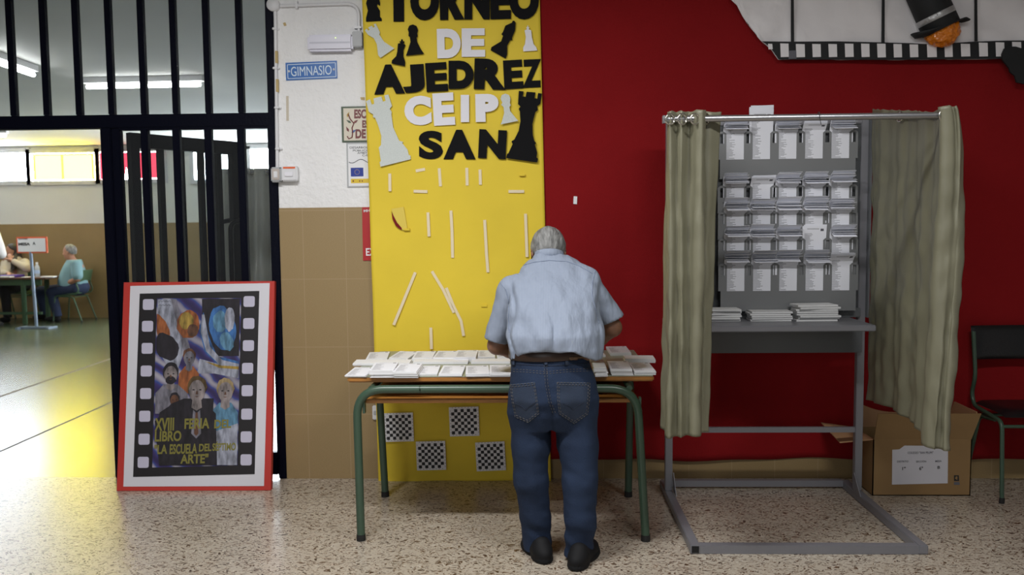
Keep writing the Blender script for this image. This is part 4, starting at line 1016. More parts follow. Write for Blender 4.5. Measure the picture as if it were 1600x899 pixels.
pile([(530, 316), (862, 312), (795, 170), (492, 180)], Z8, .016, 'ballot pile in the back row near the table corner at the red cloth', GB)
pile([(370, 352), (478, 354), (440, 252), (398, 262)], Z8, .010, 'narrow white pile half hidden behind the man towards the red cloth', GB, text=False)

# ------------------------------------------------------------------ voting booth
bx0, bx1 = PZ(1078, 868, 0), PZ(1432, 866, 0)            # front corners of the base
ul, ur = PZ(1045, 781, 0), PZ(1340, 779, 0)              # feet of the uprights
byr = PZ(1200, 764, 0).y; T = .042
UY = 4.52; uxl, uxr = ul.x + .003, ur.x
booth = thing('voting_booth', 'grey metal voting booth with ballot rack, shelf and curtain rail', 'voting booth', ((uxl + uxr) / 2, UY, 0))
fyb = (bx0.y + bx1.y) / 2 + T / 2
for x, nm in (((uxl), 'l'), ((uxr), 'r')):
    xf = x; MB().box((xf - T / 2, fyb - T / 2, .001), (xf + T / 2, byr + .03, T), bev=.003).build('base_runner', 'grey_metal2', booth)
    MB().box((xf - T / 2 + .005, fyb - T / 2 - .0012, .006), (xf + T / 2 - .005, fyb - T / 2 + .001, T - .005)).build('tube_end', 'dark' if nm == 'l' else 'grey_metal2', booth)  # black plate paints the shade inside the open tube
MB().box((uxl + T / 2, fyb - .018, .001), (uxr - T / 2, fyb + .02, T - .003)).build('base_bar', 'grey_metal2', booth)
MB().box((uxl + T / 2, byr - .005, .012), (uxr - T / 2, byr + .03, T + .005)).build('base_bar', 'grey_metal2', booth)
ztop = W(1250, 186, UY).z
for x in (uxl, uxr):
    MB().box((x - .019, UY - .019, T), (x + .019, UY + .019, ztop), bev=.003).build('upright', 'grey_metal2', booth)
    s = 1 if x == uxl else -1
    MB().prism([(x + s * .022, UY - .02, T), (x + s * .022, UY - .12, T), (x + s * .022, UY - .02, T + .10)], (s * .004, 0, 0)).build('gusset', 'grey_metal2', booth)
zr = W(1200, 671, UY).z
MB().box((uxl, UY - .01, zr - .016), (uxr, UY + .01, zr + .012)).build('lower_rail', 'grey_metal2', booth)
SZ = .970; sf = PZ(1115, 510, SZ).y; xs0, xs1 = uxl - .03, PZ(1361, 506, SZ).x
MB().box((xs0, sf, SZ - .030), (xs1, UY + .03, SZ), bev=.004).build('shelf', 'grey_metal2', booth)
za = W(1230, 551, UY - .03).z
MB().box((uxl + .01, UY - .045, za), (uxr - .004, UY - .030, SZ - .03)).build('apron', 'grey_metal', booth)
MB().box((uxl + .01, UY - .008, SZ), (uxr - .01, UY + .004, ztop - .03)).build('back_panel', 'panel_shaded', booth)
MB().box((uxl, UY - .016, ztop - .03), (uxr + .02, UY + .016, ztop), bev=.003).build('top_rail', 'grey_metal2', booth)
zl0 = W(1230, 490, UY).z
MB().box((uxl + .01, UY - .035, zl0 - .02), (uxr - .01, UY - .008, zl0 + .03), bev=.004).build('ledge', 'grey_metal', booth)
MB().box((uxr + .019, UY - .05, SZ), (uxr + .027, UY + .02, ztop - .01)).build('side_panel', 'grey_metal', booth)
# curtain rail: two arms and a front rod
RZf, RZb, FY = W(1250, 183.5, 3.55).z, ztop + .005, 3.55
rl = W(1040, 186.5, FY); rr = W(1472, 180.5, FY)
RB = .0135
MB().tube([Vector((rl.x - .006, FY, rl.z)), Vector((rr.x + .01, FY, rr.z))], RB, 14).build('curtain_rod', 'steel', booth)
MB().box((rl.x - .012, FY - .014, rl.z - .016), (rl.x - .002, FY + .014, rl.z + .014)).build('rod_end', 'grey_metal2', booth)
MB().tube([Vector((rl.x + .012, FY, rl.z)), Vector((uxl, UY, RZb))], RB * .9, 12).build('side_arm', 'steel', booth)
MB().tube([Vector((rr.x, FY, rr.z)), Vector((uxr + .035, UY, RZb))], RB * .9, 12).build('side_arm', 'steel', booth)
tie = MB(); c = Vector((W(1279, 181, FY).x, FY, W(1279, 181, FY).z))
tie.tube([c + Vector((0, -.0145 * math.cos(a), .0145 * math.sin(a))) for a in [k * 2 * PI / 14 for k in range(14)]], .0016, 6, closed=True); tie.tube([c + Vector((0, -.0145, 0)), c + Vector((.001, -.017, -.018)), c + Vector((.006, -.017, -.040))], .0014, 6)
tag(tie.build('cable_tie', 'ink'), 'black cable tie looped on the booth curtain rod', 'cable tie')
# rack of slots
colx = [W(x, 300, UY).x for x in (1145.5, 1185.5, 1225, 1267, 1308)]
pitch = (colx[4] - colx[0]) / 4
rowb = [W(1226, y, UY - .03).z for y in (248.5, 333, 374, 415, 453.5)]
SW, TW = .090, pitch - .090
for r in range(5):
    yy = UY - .036 - .010 * r; mb = MB(); zb0 = rowb[r]; tabh = .146
    x0, x1 = colx[0] - pitch / 2 - .01, colx[4] + pitch / 2 + .012
    sh = .105 if r == 4 else (.075 if r else .10)
    mb.box((x0, yy, zb0 - sh), (x1, yy + .0025, zb0))
    for k in range(6):
        xm = colx[0] + pitch * (k - .5); a = TW / 2
        # arched tab with a rectangular hole
        z1 = zb0 + tabh - a; hz0, hz1, hw = z1 - .042, z1 + .008, .010
        mb.add([(xm - a, yy, zb0), (xm + a, yy, zb0), (xm + a, yy, hz0), (xm - a, yy, hz0), (xm - hw, yy, hz0), (xm + hw, yy, hz0), (xm - hw, yy, hz1), (xm + hw, yy, hz1), (xm - a, yy, hz1), (xm + a, yy, hz1)],
               [(0, 1, 2, 5, 4, 3), (3, 4, 6, 8), (5, 2, 9, 7)])
        arc = [(xm + a * math.cos(t), yy, max(hz1, z1 + a * math.sin(t) * .9)) for t in [PI * q / 10 for q in range(11)]]
        mb.add([(xm - a, yy, hz1), (xm + a, yy, hz1)] + arc, [[0, 1] + list(range(2, 13))])
    o = mb.build('rack_strip', 'rack_metal', booth); o.modifiers.new('thickness', 'SOLIDIFY').thickness = .0015
    s2 = MB()
    for k in range(5): s2.lathe([(.003, 0), (.002, .003)], (colx[k], yy, zb0 - .03), 8, axis=(0, -1, 0))
    if r == 4:
        for k in range(5): MB().lathe([(.0035, 0), (.002, .003)], (colx[k] + .03, UY - .036, zl0 + .012), 8, axis=(0, -1, 0)).build('screw', 'steel', booth)
# bundles of ballots in the rack
ROWN = ['top rack row', 'second rack row', 'middle rack row', 'fourth rack row', 'lowest rack row']
COLN = ['in the column next to the bunched curtain', 'second column from the bunched curtain', 'in the centre column', 'second column from the spread curtain', 'in the column next to the spread curtain']
headz = [W(1226, y, UY - .05).z for y in (204.5, 289, 330, 371, 410)]
def bundle(r, c, style, lab):
    rs = random.Random(r * 11 + c * 5 + 3); yy = UY - .0335 - .010 * r; x = colx[c] + rs.uniform(-.004, .004); zb0 = rowb[r] - .012
    hz = headz[r] + rs.uniform(-.002, .003); mb = MB(); n = {'thick': 8, 'norm': 6, 'thin': 4, 'up': 4, 'stand': 5}[style]
    Wd = .117
    for i in range(n):
        f = i / max(1, n - 1)                    # 0 front .. 1 back
        y0 = yy + .0006 * i; shift = rs.uniform(-.006, .006)
        if style in ('stand',):
            L = (.100 if r == 0 else .055) + .032 * f; prof = [(y0, zb0), (y0, hz - .062), (y0, hz - .01), (y0 + .002 * i, hz + L * .5), (y0 + .004 * i, hz + L)]
        elif style == 'up':
            L = .035 + .012 * f; prof = [(y0, zb0), (y0, hz - .062), (y0, hz + .002), (y0 - .012, hz + .02), (y0 - .028 + .006 * f, hz + L)]
        else:
            droop = (1 - f); bend = hz + .018 + .020 * f + rs.uniform(-.002, .003)
            L = .050 + rs.uniform(-.006, .008)
            ang = math.radians(-18 + 58 * f - 12 * rs.random())      # front sheets fold forward, back ones rise
            p = [(y0, zb0), (y0, bend - .040), (y0, bend - .014)]
            for t in (.15, .3, .5, .75, 1.0):
                a2 = math.pi / 2 - (math.pi / 2 - ang) * min(1, t * 2.0); p.append((p[-1][0] - math.cos(a2) * L * .22, p[-1][1] + math.sin(a2) * L * .22))
            prof = p
        P = []; wl = []
        for (py_, pz_) in prof:
            wv = Wd; wl.append(wv)
        for side in (-1, 1):
            pass
        skew = shift
        for (py_, pz_), wv, k in zip(prof, wl, range(len(prof))):
            sx = x + skew * (k / (len(prof) - 1)) + .006 * (k / (len(prof) - 1))
            P += [(sx - wv / 2, py_, pz_), (sx, py_ - .001, pz_), (sx + wv / 2, py_, pz_ + skew * .3 * (k / (len(prof) - 1)))]
        k0 = len(mb.f); mb.grid(P, 3, len(prof), mi=0, smooth=False, uv=True)
        Ls = [0]
        for q0, q1 in zip(prof, prof[1:]): Ls.append(Ls[-1] + math.hypot(q1[0] - q0[0], q1[1] - q0[1]))
        if style in ('stand', 'up'): vv = [l / Ls[-1] for l in Ls]
        else: vv = [min(.84, l / Ls[-1] * 1.0) if k < 3 else .85 + .03 * (k - 2) / (len(prof) - 3) for k, l in enumerate(Ls)]
        for fi in range(k0, len(mb.f)):
            j = (fi - k0) // 2; ui = ((fi - k0) % 2) * .5; mb.uv[fi] = [(ui, vv[j]), (ui + .5, vv[j]), (ui + .5, vv[j + 1]), (ui, vv[j + 1])]
    o = mb.build('ballot_bundle', ['ballot']); o.modifiers.new('thickness', 'SOLIDIFY').thickness = .0011
    tag(o, lab, 'ballots', 'ballot bundles in the booth rack')
styles = [['norm', 'stand', 'norm', 'up', 'norm'], ['norm', 'up', 'thick', 'norm', 'norm'], ['norm', 'norm', 'thin', 'norm', 'norm'], ['norm', 'norm', 'norm', 'stand', 'norm'], ['norm', 'norm', 'thin', 'thick', 'up']]
adj = {'norm': 'ballot bundle', 'stand': 'upright standing ballot bundle', 'up': 'half raised ballot bundle', 'thick': 'thick fanned ballot bundle', 'thin': 'thin ballot bundle'}
for r in range(5):
    for c in range(5): bundle(r, c, styles[r][c], '%s of the %s, %s' % (adj[styles[r][c]], ROWN[r].replace('rack ', ''), COLN[c]))
# envelopes on the shelf, every one of them
def envelopes(x0, x1, ytop, n, th, name):
    yb_ = PZ((x0 + x1) / 2, 503, SZ).y; yb_ = max(yb_, sf + .03); a, b = W(x0, 503, yb_).x, W(x1, 502, yb_).x; w_ = b - a; dep = .115
    for i in range(n):
        rs = random.Random(int(x0) + i * 3); ang = math.radians(rs.uniform(-5, 5)); ex_ = Vector((math.cos(ang), math.sin(ang), 0)); ey_ = Vector((-ex_.y, ex_.x, 0))
        c = Vector(((a + b) / 2 + rs.uniform(-.008, .008), yb_ + dep / 2 + rs.uniform(-.008, .01), SZ + th * (i + .5) + .0005))
        mb = MB(); hw, hd = w_ / 2 * .96, dep / 2
        cor = [c + ex_ * sx * hw + ey_ * sy * hd for sx, sy in ((-1, -1), (1, -1), (1, 1), (-1, 1))]
        lift = th * .43
        v = [p - Vector((0, 0, lift)) for p in cor] + [p + Vector((0, 0, lift)) for p in cor] + [c - Vector((0, 0, lift)), c + Vector((0, 0, lift)) - ey_ * .01]
        mb.add(v, [(0, 1, 5, 4), (1, 2, 6, 5), (2, 3, 7, 6), (3, 0, 4, 7), (1, 0, 8), (2, 1, 8), (3, 2, 8), (0, 3, 8), (4, 5, 9), (5, 6, 9), (6, 7, 9), (7, 4, 9)])
        pos_ = 'topmost' if i == n - 1 else 'lowest' if i == 0 else ['second', 'third', 'fourth', 'fifth', 'sixth', 'seventh', 'eighth'][i - 1] + ' from the bottom'
        tag(mb.build('envelope', 'envelope'), 'white envelope, %s in the %s' % (pos_, name), 'envelope', 'envelopes on the booth shelf')
envelopes(1112, 1160, 480, 6, .0105, 'pile beside the bunched curtain')
envelopes(1174, 1240, 485, 5, .010, 'low middle pile on the booth shelf')
envelopes(1245, 1312, 474, 8, .0105, 'tallest pile on the booth shelf')

# ------------------------------------------------------------------ curtains
def resample(pts, n):
    pts = [Vector(p) for p in pts]; L = [0]
    for a, b in zip(pts, pts[1:]): L.append(L[-1] + (b - a).length)
    out = []
    for i in range(n):
        s = L[-1] * i / (n - 1); k = 0
        while k < len(pts) - 2 and L[k + 1] < s: k += 1
        t = (s - L[k]) / max(1e-9, L[k + 1] - L[k]); out.append(pts[k].lerp(pts[k + 1], t))
    return out
def smooth_path(p, it):
    for _ in range(it): p = [p[0]] + [(p[i - 1] + p[i] * 2 + p[i + 1]) / 4 for i in range(1, len(p) - 1)] + [p[-1]]
    return p
def curtain(name, m, root, top, bot, ztop, zbot, NU, NV, amp, fold, seed, sm=6, crumple=.006, bulge=None):
    """cloth hung between two plan paths; ztop and zbot are functions of u"""
    A = smooth_path(resample(top, NU), sm); B = smooth_path(resample(bot, NU), sm); P = []
    for j in range(NV):
        t = j / (NV - 1)
        for i in range(NU):
            u = i / (NU - 1); p = A[i].lerp(B[i], t ** .8)
            i0, i1 = max(0, i - 2), min(NU - 1, i + 2); tg = A[i1].lerp(B[i1], t) - A[i0].lerp(B[i0], t); tg = Vector((tg.x, tg.y, 0)).normalized(); nr = Vector((-tg.y, tg.x, 0))
            d = amp(u, t) * math.sin(2 * PI * fold * u + seed + .5 * math.sin(3 * t + u * 6)) + amp(u, t) * .45 * math.sin(2 * PI * fold * 2.3 * u + 2 * seed + 2.2 * t)
            zt_, zb_2 = ztop(u), zbot(u); z = zt_ + (zb_2 - zt_) * t
            q = Vector((p.x * 9, p.y * 9, z * 5)); cr = min(1, t * 4)
            d += crumple * cr * (_mn.noise(q + Vector((seed, 0, 0))) + .6 * _mn.noise(q * 2.3))
            P.append((p.x + nr.x * d + (bulge(u, t) if bulge else 0), p.y + nr.y * d, z))
    o = MB().grid(P, NU, NV).build(name, m, root); o.modifiers.new('thickness', 'SOLIDIFY').thickness = .0012
    return P
def eyelet(root, c, ax, r=.021):
    ax = Vector(ax).normalized(); u = ax.cross(Vector((0, 0, 1))).normalized(); w_ = u.cross(ax)
    MB().tube([Vector(c) + (u * math.cos(2 * PI * k / 20) + w_ * math.sin(2 * PI * k / 20)) * r for k in range(20)], .0042, 8, closed=True).build('eyelet', 'chrome', root)
# spread curtain along the far arm, wrapping round the rod end
zR = .545
cr_ = thing('booth_curtain', 'spread olive satin curtain hanging along the booth side by the chair', 'curtain', (rr.x, 3.95, zR))
def armr(y): return uxr + .035 + (rr.x - uxr - .035) * (UY - y) / (UY - FY)
topR = [(armr(4.44) - .014, 4.46), (armr(4.2) - .002, 4.2), (armr(4.0) + .022, 4.0), (armr(3.8) + .01, 3.8), (armr(3.66) + .012, 3.66), (rr.x - .02, FY - .030), (rr.x + .015, FY - .045), (rr.x + .028, FY - .020), (rr.x + .030, FY - .05), (rr.x + .048, FY - .03), (rr.x + .066, FY + .03)]
botR = [(armr(4.44) - .022, 4.44), (armr(4.2) + .008, 4.2), (armr(4.0) + .02, 4.0), (armr(3.8) + .03, 3.8), (armr(3.68) + .01, 3.66), (rr.x - .03, FY + .0), (rr.x - .005, FY - .04), (rr.x + .012, FY - .01), (rr.x + .018, FY - .05), (rr.x + .035, FY - .045), (rr.x + .048, FY - .02)]
topR = [(x, y, 0) for x, y in topR]; botR = [(x, y, 0) for x, y in botR]
def zt_R(u): return rr.z + .035 + (RZb - rr.z) * max(0, 1 - u / .68) - .004 * abs(math.sin(u * 40))
def zb_R(u): return zR + .02 * math.sin(u * 5)
curtain('cloth', 'curtain', cr_, topR, botR, zt_R, zb_R, 190, 110, lambda u, t: .005 + .005 * min(1, t * 2), 4.5, .6, 5, .012, lambda u, t: .035 * math.sin(PI * min(1, t * 1.15) ** .6) * max(0, min(1, (u - .72) / .2)))
eyelet(cr_, (armr(4.05) - .006, 4.05, rr.z + (RZb - rr.z) * .5), (1, .25, 0)); eyelet(cr_, (rr.x - .006, FY - .012, rr.z), (.75, -.8, 0), .023)
# bunched curtain
zL = .575
cl_ = thing('booth_curtain', 'bunched olive satin curtain on the booth corner beside the table', 'curtain', (rl.x + .05, 3.9, zL))
def L2(x, y): p = W(x, 300, y); return (p.x, y, 0)
topL = [(uxl - .01, 4.40, 0), (uxl - .05, 4.1, 0), (rl.x + .05, 3.8, 0), L2(1042, 3.56), L2(1047, 3.53), L2(1056, 3.575), L2(1065, 3.53), L2(1076, 3.58), L2(1086, 3.52), L2(1097, 3.50), L2(1103, 3.56), L2(1096, 3.585), L2(1110, 3.575), L2(1127, 3.60)]
def L3(x, y): p = W(x, 680, y); return (p.x, y, 0)
botL = [(uxl - .05, 4.35, 0), (uxl - .07, 4.1, 0), (rl.x + .03, 3.8, 0), L3(1040, 3.60), L3(1046, 3.52), L3(1056, 3.55), L3(1064, 3.50), L3(1074, 3.54), L3(1083, 3.51), L3(1092, 3.51), L3(1097, 3.57), L3(1088, 3.60), L3(1098, 3.58), L3(1108, 3.61)]
def zt_L(u): return rl.z + .034 + (RZb - rl.z) * max(0, 1 - u / .6) - .004 * abs(math.sin(u * 60))
def zb_L(u): return zL + .012 * math.sin(u * 9)
curtain('cloth', 'curtain', cl_, topL, botL, zt_L, zb_L, 220, 110, lambda u, t: (.003 + .006 * min(1, t * 2)) * (.6 if u > .6 else 1), 5, 2.1, 3, .010)
for x, y in ((1047, 3.525), (1066, 3.522), (1086, 3.508)): p = W(x, 186.5 - (x - 1047) * .01, y); eyelet(cl_, p, (.45, -.9, 0))
p = W(1104, 186, 3.565); eyelet(cl_, p, (.8, -.6, 0))

# ------------------------------------------------------------------ cardboard box
kx0, kx1 = PZ(1366, 777.5, 0), PZ(1512, 772.5, 0); ky0 = (kx0.y + kx1.y) / 2; ky1 = D - .03
kx0, kx1 = kx0.x, kx1.x; kz = W(1366, 687, ky0).z
box = thing('cardboard_box', 'open brown cardboard box with a white label under the spread curtain', 'box', ((kx0 + kx1) / 2, (ky0 + ky1) / 2, 0))
t = .005
MB().box((kx0, ky0, 0), (kx1, ky0 + t, kz)).box((kx0, ky1 - t, 0), (kx1, ky1, kz)).box((kx0, ky0, 0), (kx0 + t, ky1, kz)).box((kx1 - t, ky0, 0), (kx1, ky1, kz)).box((kx0, ky0, 0), (kx1, ky1, t)).build('body', 'cardboard', box)
fz = .145
MB().prism([(kx0 + .004, ky0, kz), (kx1 - .002, ky0, kz), (kx1 + .03, ky0 - .03, kz + fz), (kx0 + .01, ky0 - .03, kz + fz)], (0, t, 0)).build('flap', 'cardboard', box)
MB().prism([(kx0 + .004, ky1, kz), (kx1 - .004, ky1, kz), (kx1 - .01, ky1 + .012, kz + fz + .03), (kx0 + .02, ky1 + .012, kz + fz + .03)], (0, -t, 0)).build('flap', 'cardboard_in', box)
MB().prism([(kx0, ky0 + .006, kz), (kx0, ky1 - .006, kz), (kx0 - .19, ky1 - .02, kz + .03), (kx0 - .17, ky0 + .02, kz - .02)], (0, 0, -t)).build('flap', 'cardboard_in', box)
MB().prism([(kx1, ky0 + .006, kz), (kx1, ky1 - .006, kz), (kx1 + .04, ky1 - .01, kz + fz), (kx1 + .03, ky0 + .01, kz + fz)], (-t, 0, 0)).build('flap', 'cardboard_in', box)
def kp(x, y, off=0): p = W(x, y, ky0); return Vector((p.x, ky0 - off, p.z))
lab = [(1393.5, 757.5), (1480.5, 755.5), (1481, 705), (1472, 703.5), (1468, 699), (1466, 697), (1413, 696.5), (1409, 699.5), (1405, 702.5), (1394, 703)]
lb = MB().prism([kp(x, y, .001) for x, y in lab], (0, -.001, 0)).build('label_sheet', 'sheet', box)
for s, x0, y0, x1, y1 in (('COLEGIO "SAN FELIPE"', 1418, 709.5, 1458, 706), ('DISTRITO', 1401.5, 723, 1419, 720), ('SECCIÓN', 1431, 723, 1447, 719.5), ('MESA', 1461, 722.5, 1471, 719.5), ('1º', 1409.5, 735, 1415, 730), ('6º', 1436, 735, 1442, 729.5), ('B', 1464.5, 733, 1468.5, 728.5)):
    o0 = kp(x0, y0, .0021); words(MB(), s, o0, kp(x1, y0 - .4, .0021) - o0, kp(x0, y1, .0021) - o0, (0, -.0005, 0), .02).build('lettering', 'greyink' if len(s) > 2 else 'ink', lb)
MB().prism([kp(*q, .0004) for q in ((1490.5, 752), (1498.5, 752), (1498, 743), (1490.5, 743))], (0, -.0006, 0)).build('care_mark', 'ink', box)
MB().prism([kp(*q, .0012) for q in ((1492, 748), (1495.5, 750.5), (1496, 745), (1493.5, 744.5))], (0, -.0004, 0)).build('care_mark', 'cardboard', box)
MB().prism([kp(*q, .0004) for q in ((1490.5, 758), (1499.5, 758), (1499, 753.5), (1490.5, 753.5))], (0, -.0006, 0)).build('care_mark', 'greyink', box)

# ------------------------------------------------------------------ school chairs
def school_chair(loc, ang, label, group=None, seatm='vinyl', tube='green_metal', sh=.46, bh=.90, w_=.42, yscale=1.0):
    """front faces -y before turning"""
    r = thing('school_chair', label, 'chair', loc, group); c, s = math.cos(ang), math.sin(ang); L = Vector(loc)
    ys = yscale
    def tr(x, y, z): return L + Vector((x * c - y * ys * s, x * s + y * ys * c, z))
    def tm(mb): mb.v = [tuple(tr(*v)) for v in mb.v]; return mb
    hw = w_ / 2
    for k in (-1, 1):
        x = k * hw
        tm(MB().tube(fillet([(x * 1.0, .20, bh - .03), (x, .155, sh + .16), (x, .20, sh + .06), (x, .16, sh - .005), (x * 1.0, -.19, sh - .03), (x * 1.03, -.23, .015)], .05, 6), .0115, 10)).build('front_leg', tube, r)
        tm(MB().tube(fillet([(x * .98, -.10, sh - .035), (x * .98, .10, sh - .05), (x * 1.05, .23, .015)], .05, 6), .0115, 10)).build('rear_leg', tube, r)
        for yy in (-.23, .23): tm(MB().lathe([(.0135, 0), (.014, .02), (.0125, .03)], (x * (1.03 if yy < 0 else 1.05), yy, 0), 12)).build('foot_cap', 'rubber', r)
    tm(MB().tube([(-hw, -.19, sh - .055), (hw, -.19, sh - .055)], .009, 8)).build('cross_rail', tube, r)
    tm(MB().tube([(-hw, .12, sh - .05), (hw, .12, sh - .05)], .009, 8)).build('cross_rail', tube, r)
    n = 15; P = []
    def pad(f, th, name):
        top_, bot_ = [], []
        for j in range(n):
            for i in range(n):
                u, v = i / (n - 1) * 2 - 1, j / (n - 1) * 2 - 1; e = (max(0, 1 - abs(u) ** 8) * max(0, 1 - abs(v) ** 8)) ** .5
                top_.append(f(u, v, th * e)); bot_.append(f(u, v, -th * .7 * e))
        tm(MB().grid(top_, n, n).grid(bot_, n, n)).build(name, seatm, r)
    pad(lambda u, v, d: (u * (hw - .004), v * .20 - .01, sh + .008 - .012 * max(0, -v) ** 4 + d), .022, 'seat')
    pad(lambda u, v, d: (u * (hw + .012), .19 - .022 * (1 - u * u) * -1 - d * 1 + .02 * v, bh - .09 + v * .092), .018, 'backrest')
    return r
cl = PZ(1565.5, 787, 0)
school_chair((cl.x + .216, cl.y + .19, 0), 0.0, 'black vinyl school chair on green tubes beside the cardboard box', sh=.452, bh=.885, yscale=.82)

# ------------------------------------------------------------------ far end of the gym
GYt = 13.15
gt = thing('polling_table', 'dark topped green table where the far polling officials sit', 'table', W(35, 505, GYt) * 1)
gt.location.z = 0
g0, g1 = W(-60, 432, GYt).x, W(85, 432, GYt).x; gz = W(40, 434, GYt - .2).z
MB().box((g0, GYt - .25, gz - .03), (g1, GYt + .24, gz), bev=.01).build('tabletop', 'brown_top', gt)
for x, y in ((W(40, 480, GYt - .15).x, GYt - .18), (W(76, 480, GYt + .2).x, GYt + .18), (g0 + .1, GYt - .18)): MB().box((x - .03, y - .03, 0), (x + .03, y + .03, gz - .03), bev=.01).build('leg', 'green_metal2', gt)
MB().box((g0 + .05, GYt - .19, W(40, 487, GYt).z - .03), (g1 - .12, GYt - .16, W(40, 487, GYt).z + .01)).build('foot_rail', 'green_metal2', gt)
MB().box((g0 + .05, GYt - .2, gz - .12), (g1 - .1, GYt - .17, gz - .03)).build('apron', 'green_metal2', gt)
p = W(21, 428, GYt); tag(MB().box((p.x - .19, GYt - .12, gz + .001), (p.x + .12, GYt + .10, gz + .035), bev=.006).build('folder', 'purple'), 'purple folder lying on the far polling table', 'folder')
for x0, x1, z, lab in ((-12, 19, .022, 'white sheets stacked on the far table before the woman'), (66, 86, .018, 'white sheets on the far table end near the seated man'), (36, 46, .010, 'small sheet on the far table beside the sign post')):
    a, e = W(x0, 430, GYt - .18), W(x1, 430, GYt - .18); o = MB().box((a.x, GYt - .235, gz + .001), (e.x, GYt - .125, gz + z), bev=.002).build('paper_sheets', 'paper'); tag(o, lab, 'papers')
bt = thing('water_bottle', 'clear water bottle standing on the far polling table', 'bottle', (W(58.5, 430, GYt).x, GYt, gz))
MB().lathe([(.035, 0), (.038, .01), (.036, .06), (.038, .12), (.037, .15), (.016, .195), (.015, .21)], bt.location, 18).build('bottle_body', 'bottle', bt)
MB().lathe([(.017, .20), (.017, .225), (.014, .227)], bt.location, 14).build('cap', 'plastic', bt); MB().lathe([(.0385, .05), (.0385, .105)], bt.location, 18).build('paper_band', mat('pale_blue_band', (.45, .6, .8), .5), bt)
sy = 12.55
sg = thing('polling_sign', 'orange framed MESA sign on a blue grey post before the far table', 'sign', PZ(57, 514, 0))
sx = sg.location.x; sy = sg.location.y
a, e = W(27, 396, sy), W(73.5, 370, sy)
MB().box((a.x, sy - .012, a.z), (e.x, sy + .012, e.z), bev=.006).build('frame', 'sign_orange', sg)
MB().box((a.x + .022, sy - .015, a.z + .022), (e.x - .022, sy - .011, e.z - .022)).build('sign_sheet', 'paper', sg)
for tx_, x0, y0, x1, y1 in (('MESA', 29.8, 384, 48, 379.5), ('A', 52, 383, 56.5, 378), ('ELECCIONES', 30, 374.5, 44, 372.6)):
    o0 = W(x0, y0, sy); o0.y = sy - .015; words(MB(), tx_, o0, (W(x1, y0, sy).x - o0.x, 0, 0), (0, 0, W(x0, y1, sy).z - o0.z), (0, -.002, 0), .04).build('lettering', 'ink', sg)
MB().tube([(sx - .03, sy + .005, a.z + .02), (sx, sy + .005, .03)], .022, 10).build('post', 'sign_post', sg)
MB().bar((sx - .24, sy, .02), (sx + .22, sy, .02), .05, .03).bar((sx - .24, sy - .10, .015), (sx - .24, sy + .14, .015), .04, .025).bar((sx + .22, sy - .10, .015), (sx + .22, sy + .14, .015), .04, .025).build('foot', 'sign_post', sg)
school_chair((W(116, 470, 13.42).x, 13.42, 0), -PI / 2, 'green school chair under the man in the pale polo shirt', None, 'green_metal2', 'green_metal2', .45, .82)
school_chair((W(30, 470, 13.58).x, 13.58, 0), 0, 'green school chair behind the far table under the woman', None, 'green_metal2', 'green_metal2', .45, .84)
# grey curtained booth inside the gym
by_ = 6.74; g0, g1 = W(333, 264, by_), W(428, 262, by_)
gb = thing('voting_booth', 'grey curtained voting booth seen through the iron leaf panes', 'voting booth', ((g0.x + g1.x) / 2, by_ + .3, 0))
for x in (g0.x + .03, g1.x + .45):
    for y in (by_ + .02, by_ + .75): MB().box((x - .018, y - .018, 0), (x + .018, y + .018, g0.z - .01)).build('upright', 'grey_metal2', gb)
MB().box((g0.x + .03, by_ + .74, .9), (g1.x + .45, by_ + .76, g0.z - .02)).build('back_panel', 'grey_metal', gb)
MB().tube([(g0.x, by_, g0.z - .03), (g1.x + .46, by_, g0.z - .03)], .013, 10).build('curtain_rod', 'steel', gb)
for x in (g0.x + .03, g1.x + .45): MB().tube([(x, by_, g0.z - .03), (x, by_ + .75, g0.z - .03)], .013, 10).build('side_arm', 'steel', gb)
gc = thing('booth_curtain', 'grey satin curtain hanging on the booth behind the iron leaf', 'curtain', ((g0.x + g1.x) / 2, by_, .7))
curtain('cloth', 'curtain_gym', gc, [(g0.x - .005, by_ + .3, 0), (g0.x, by_ - .01, 0), (g1.x + .2, by_, 0)], [(g0.x - .03, by_ + .3, 0), (g0.x - .03, by_ - .02, 0), (g1.x + .2, by_ - .02, 0)], lambda u: g0.z, lambda u: .72, 110, 50, lambda u, t: .022, 7, .3, 3, .012)
for k in range(5): eyelet(gc, (g0.x + .06 + k * .13, by_ - .03, g0.z - .03), (.3, -1, 0))
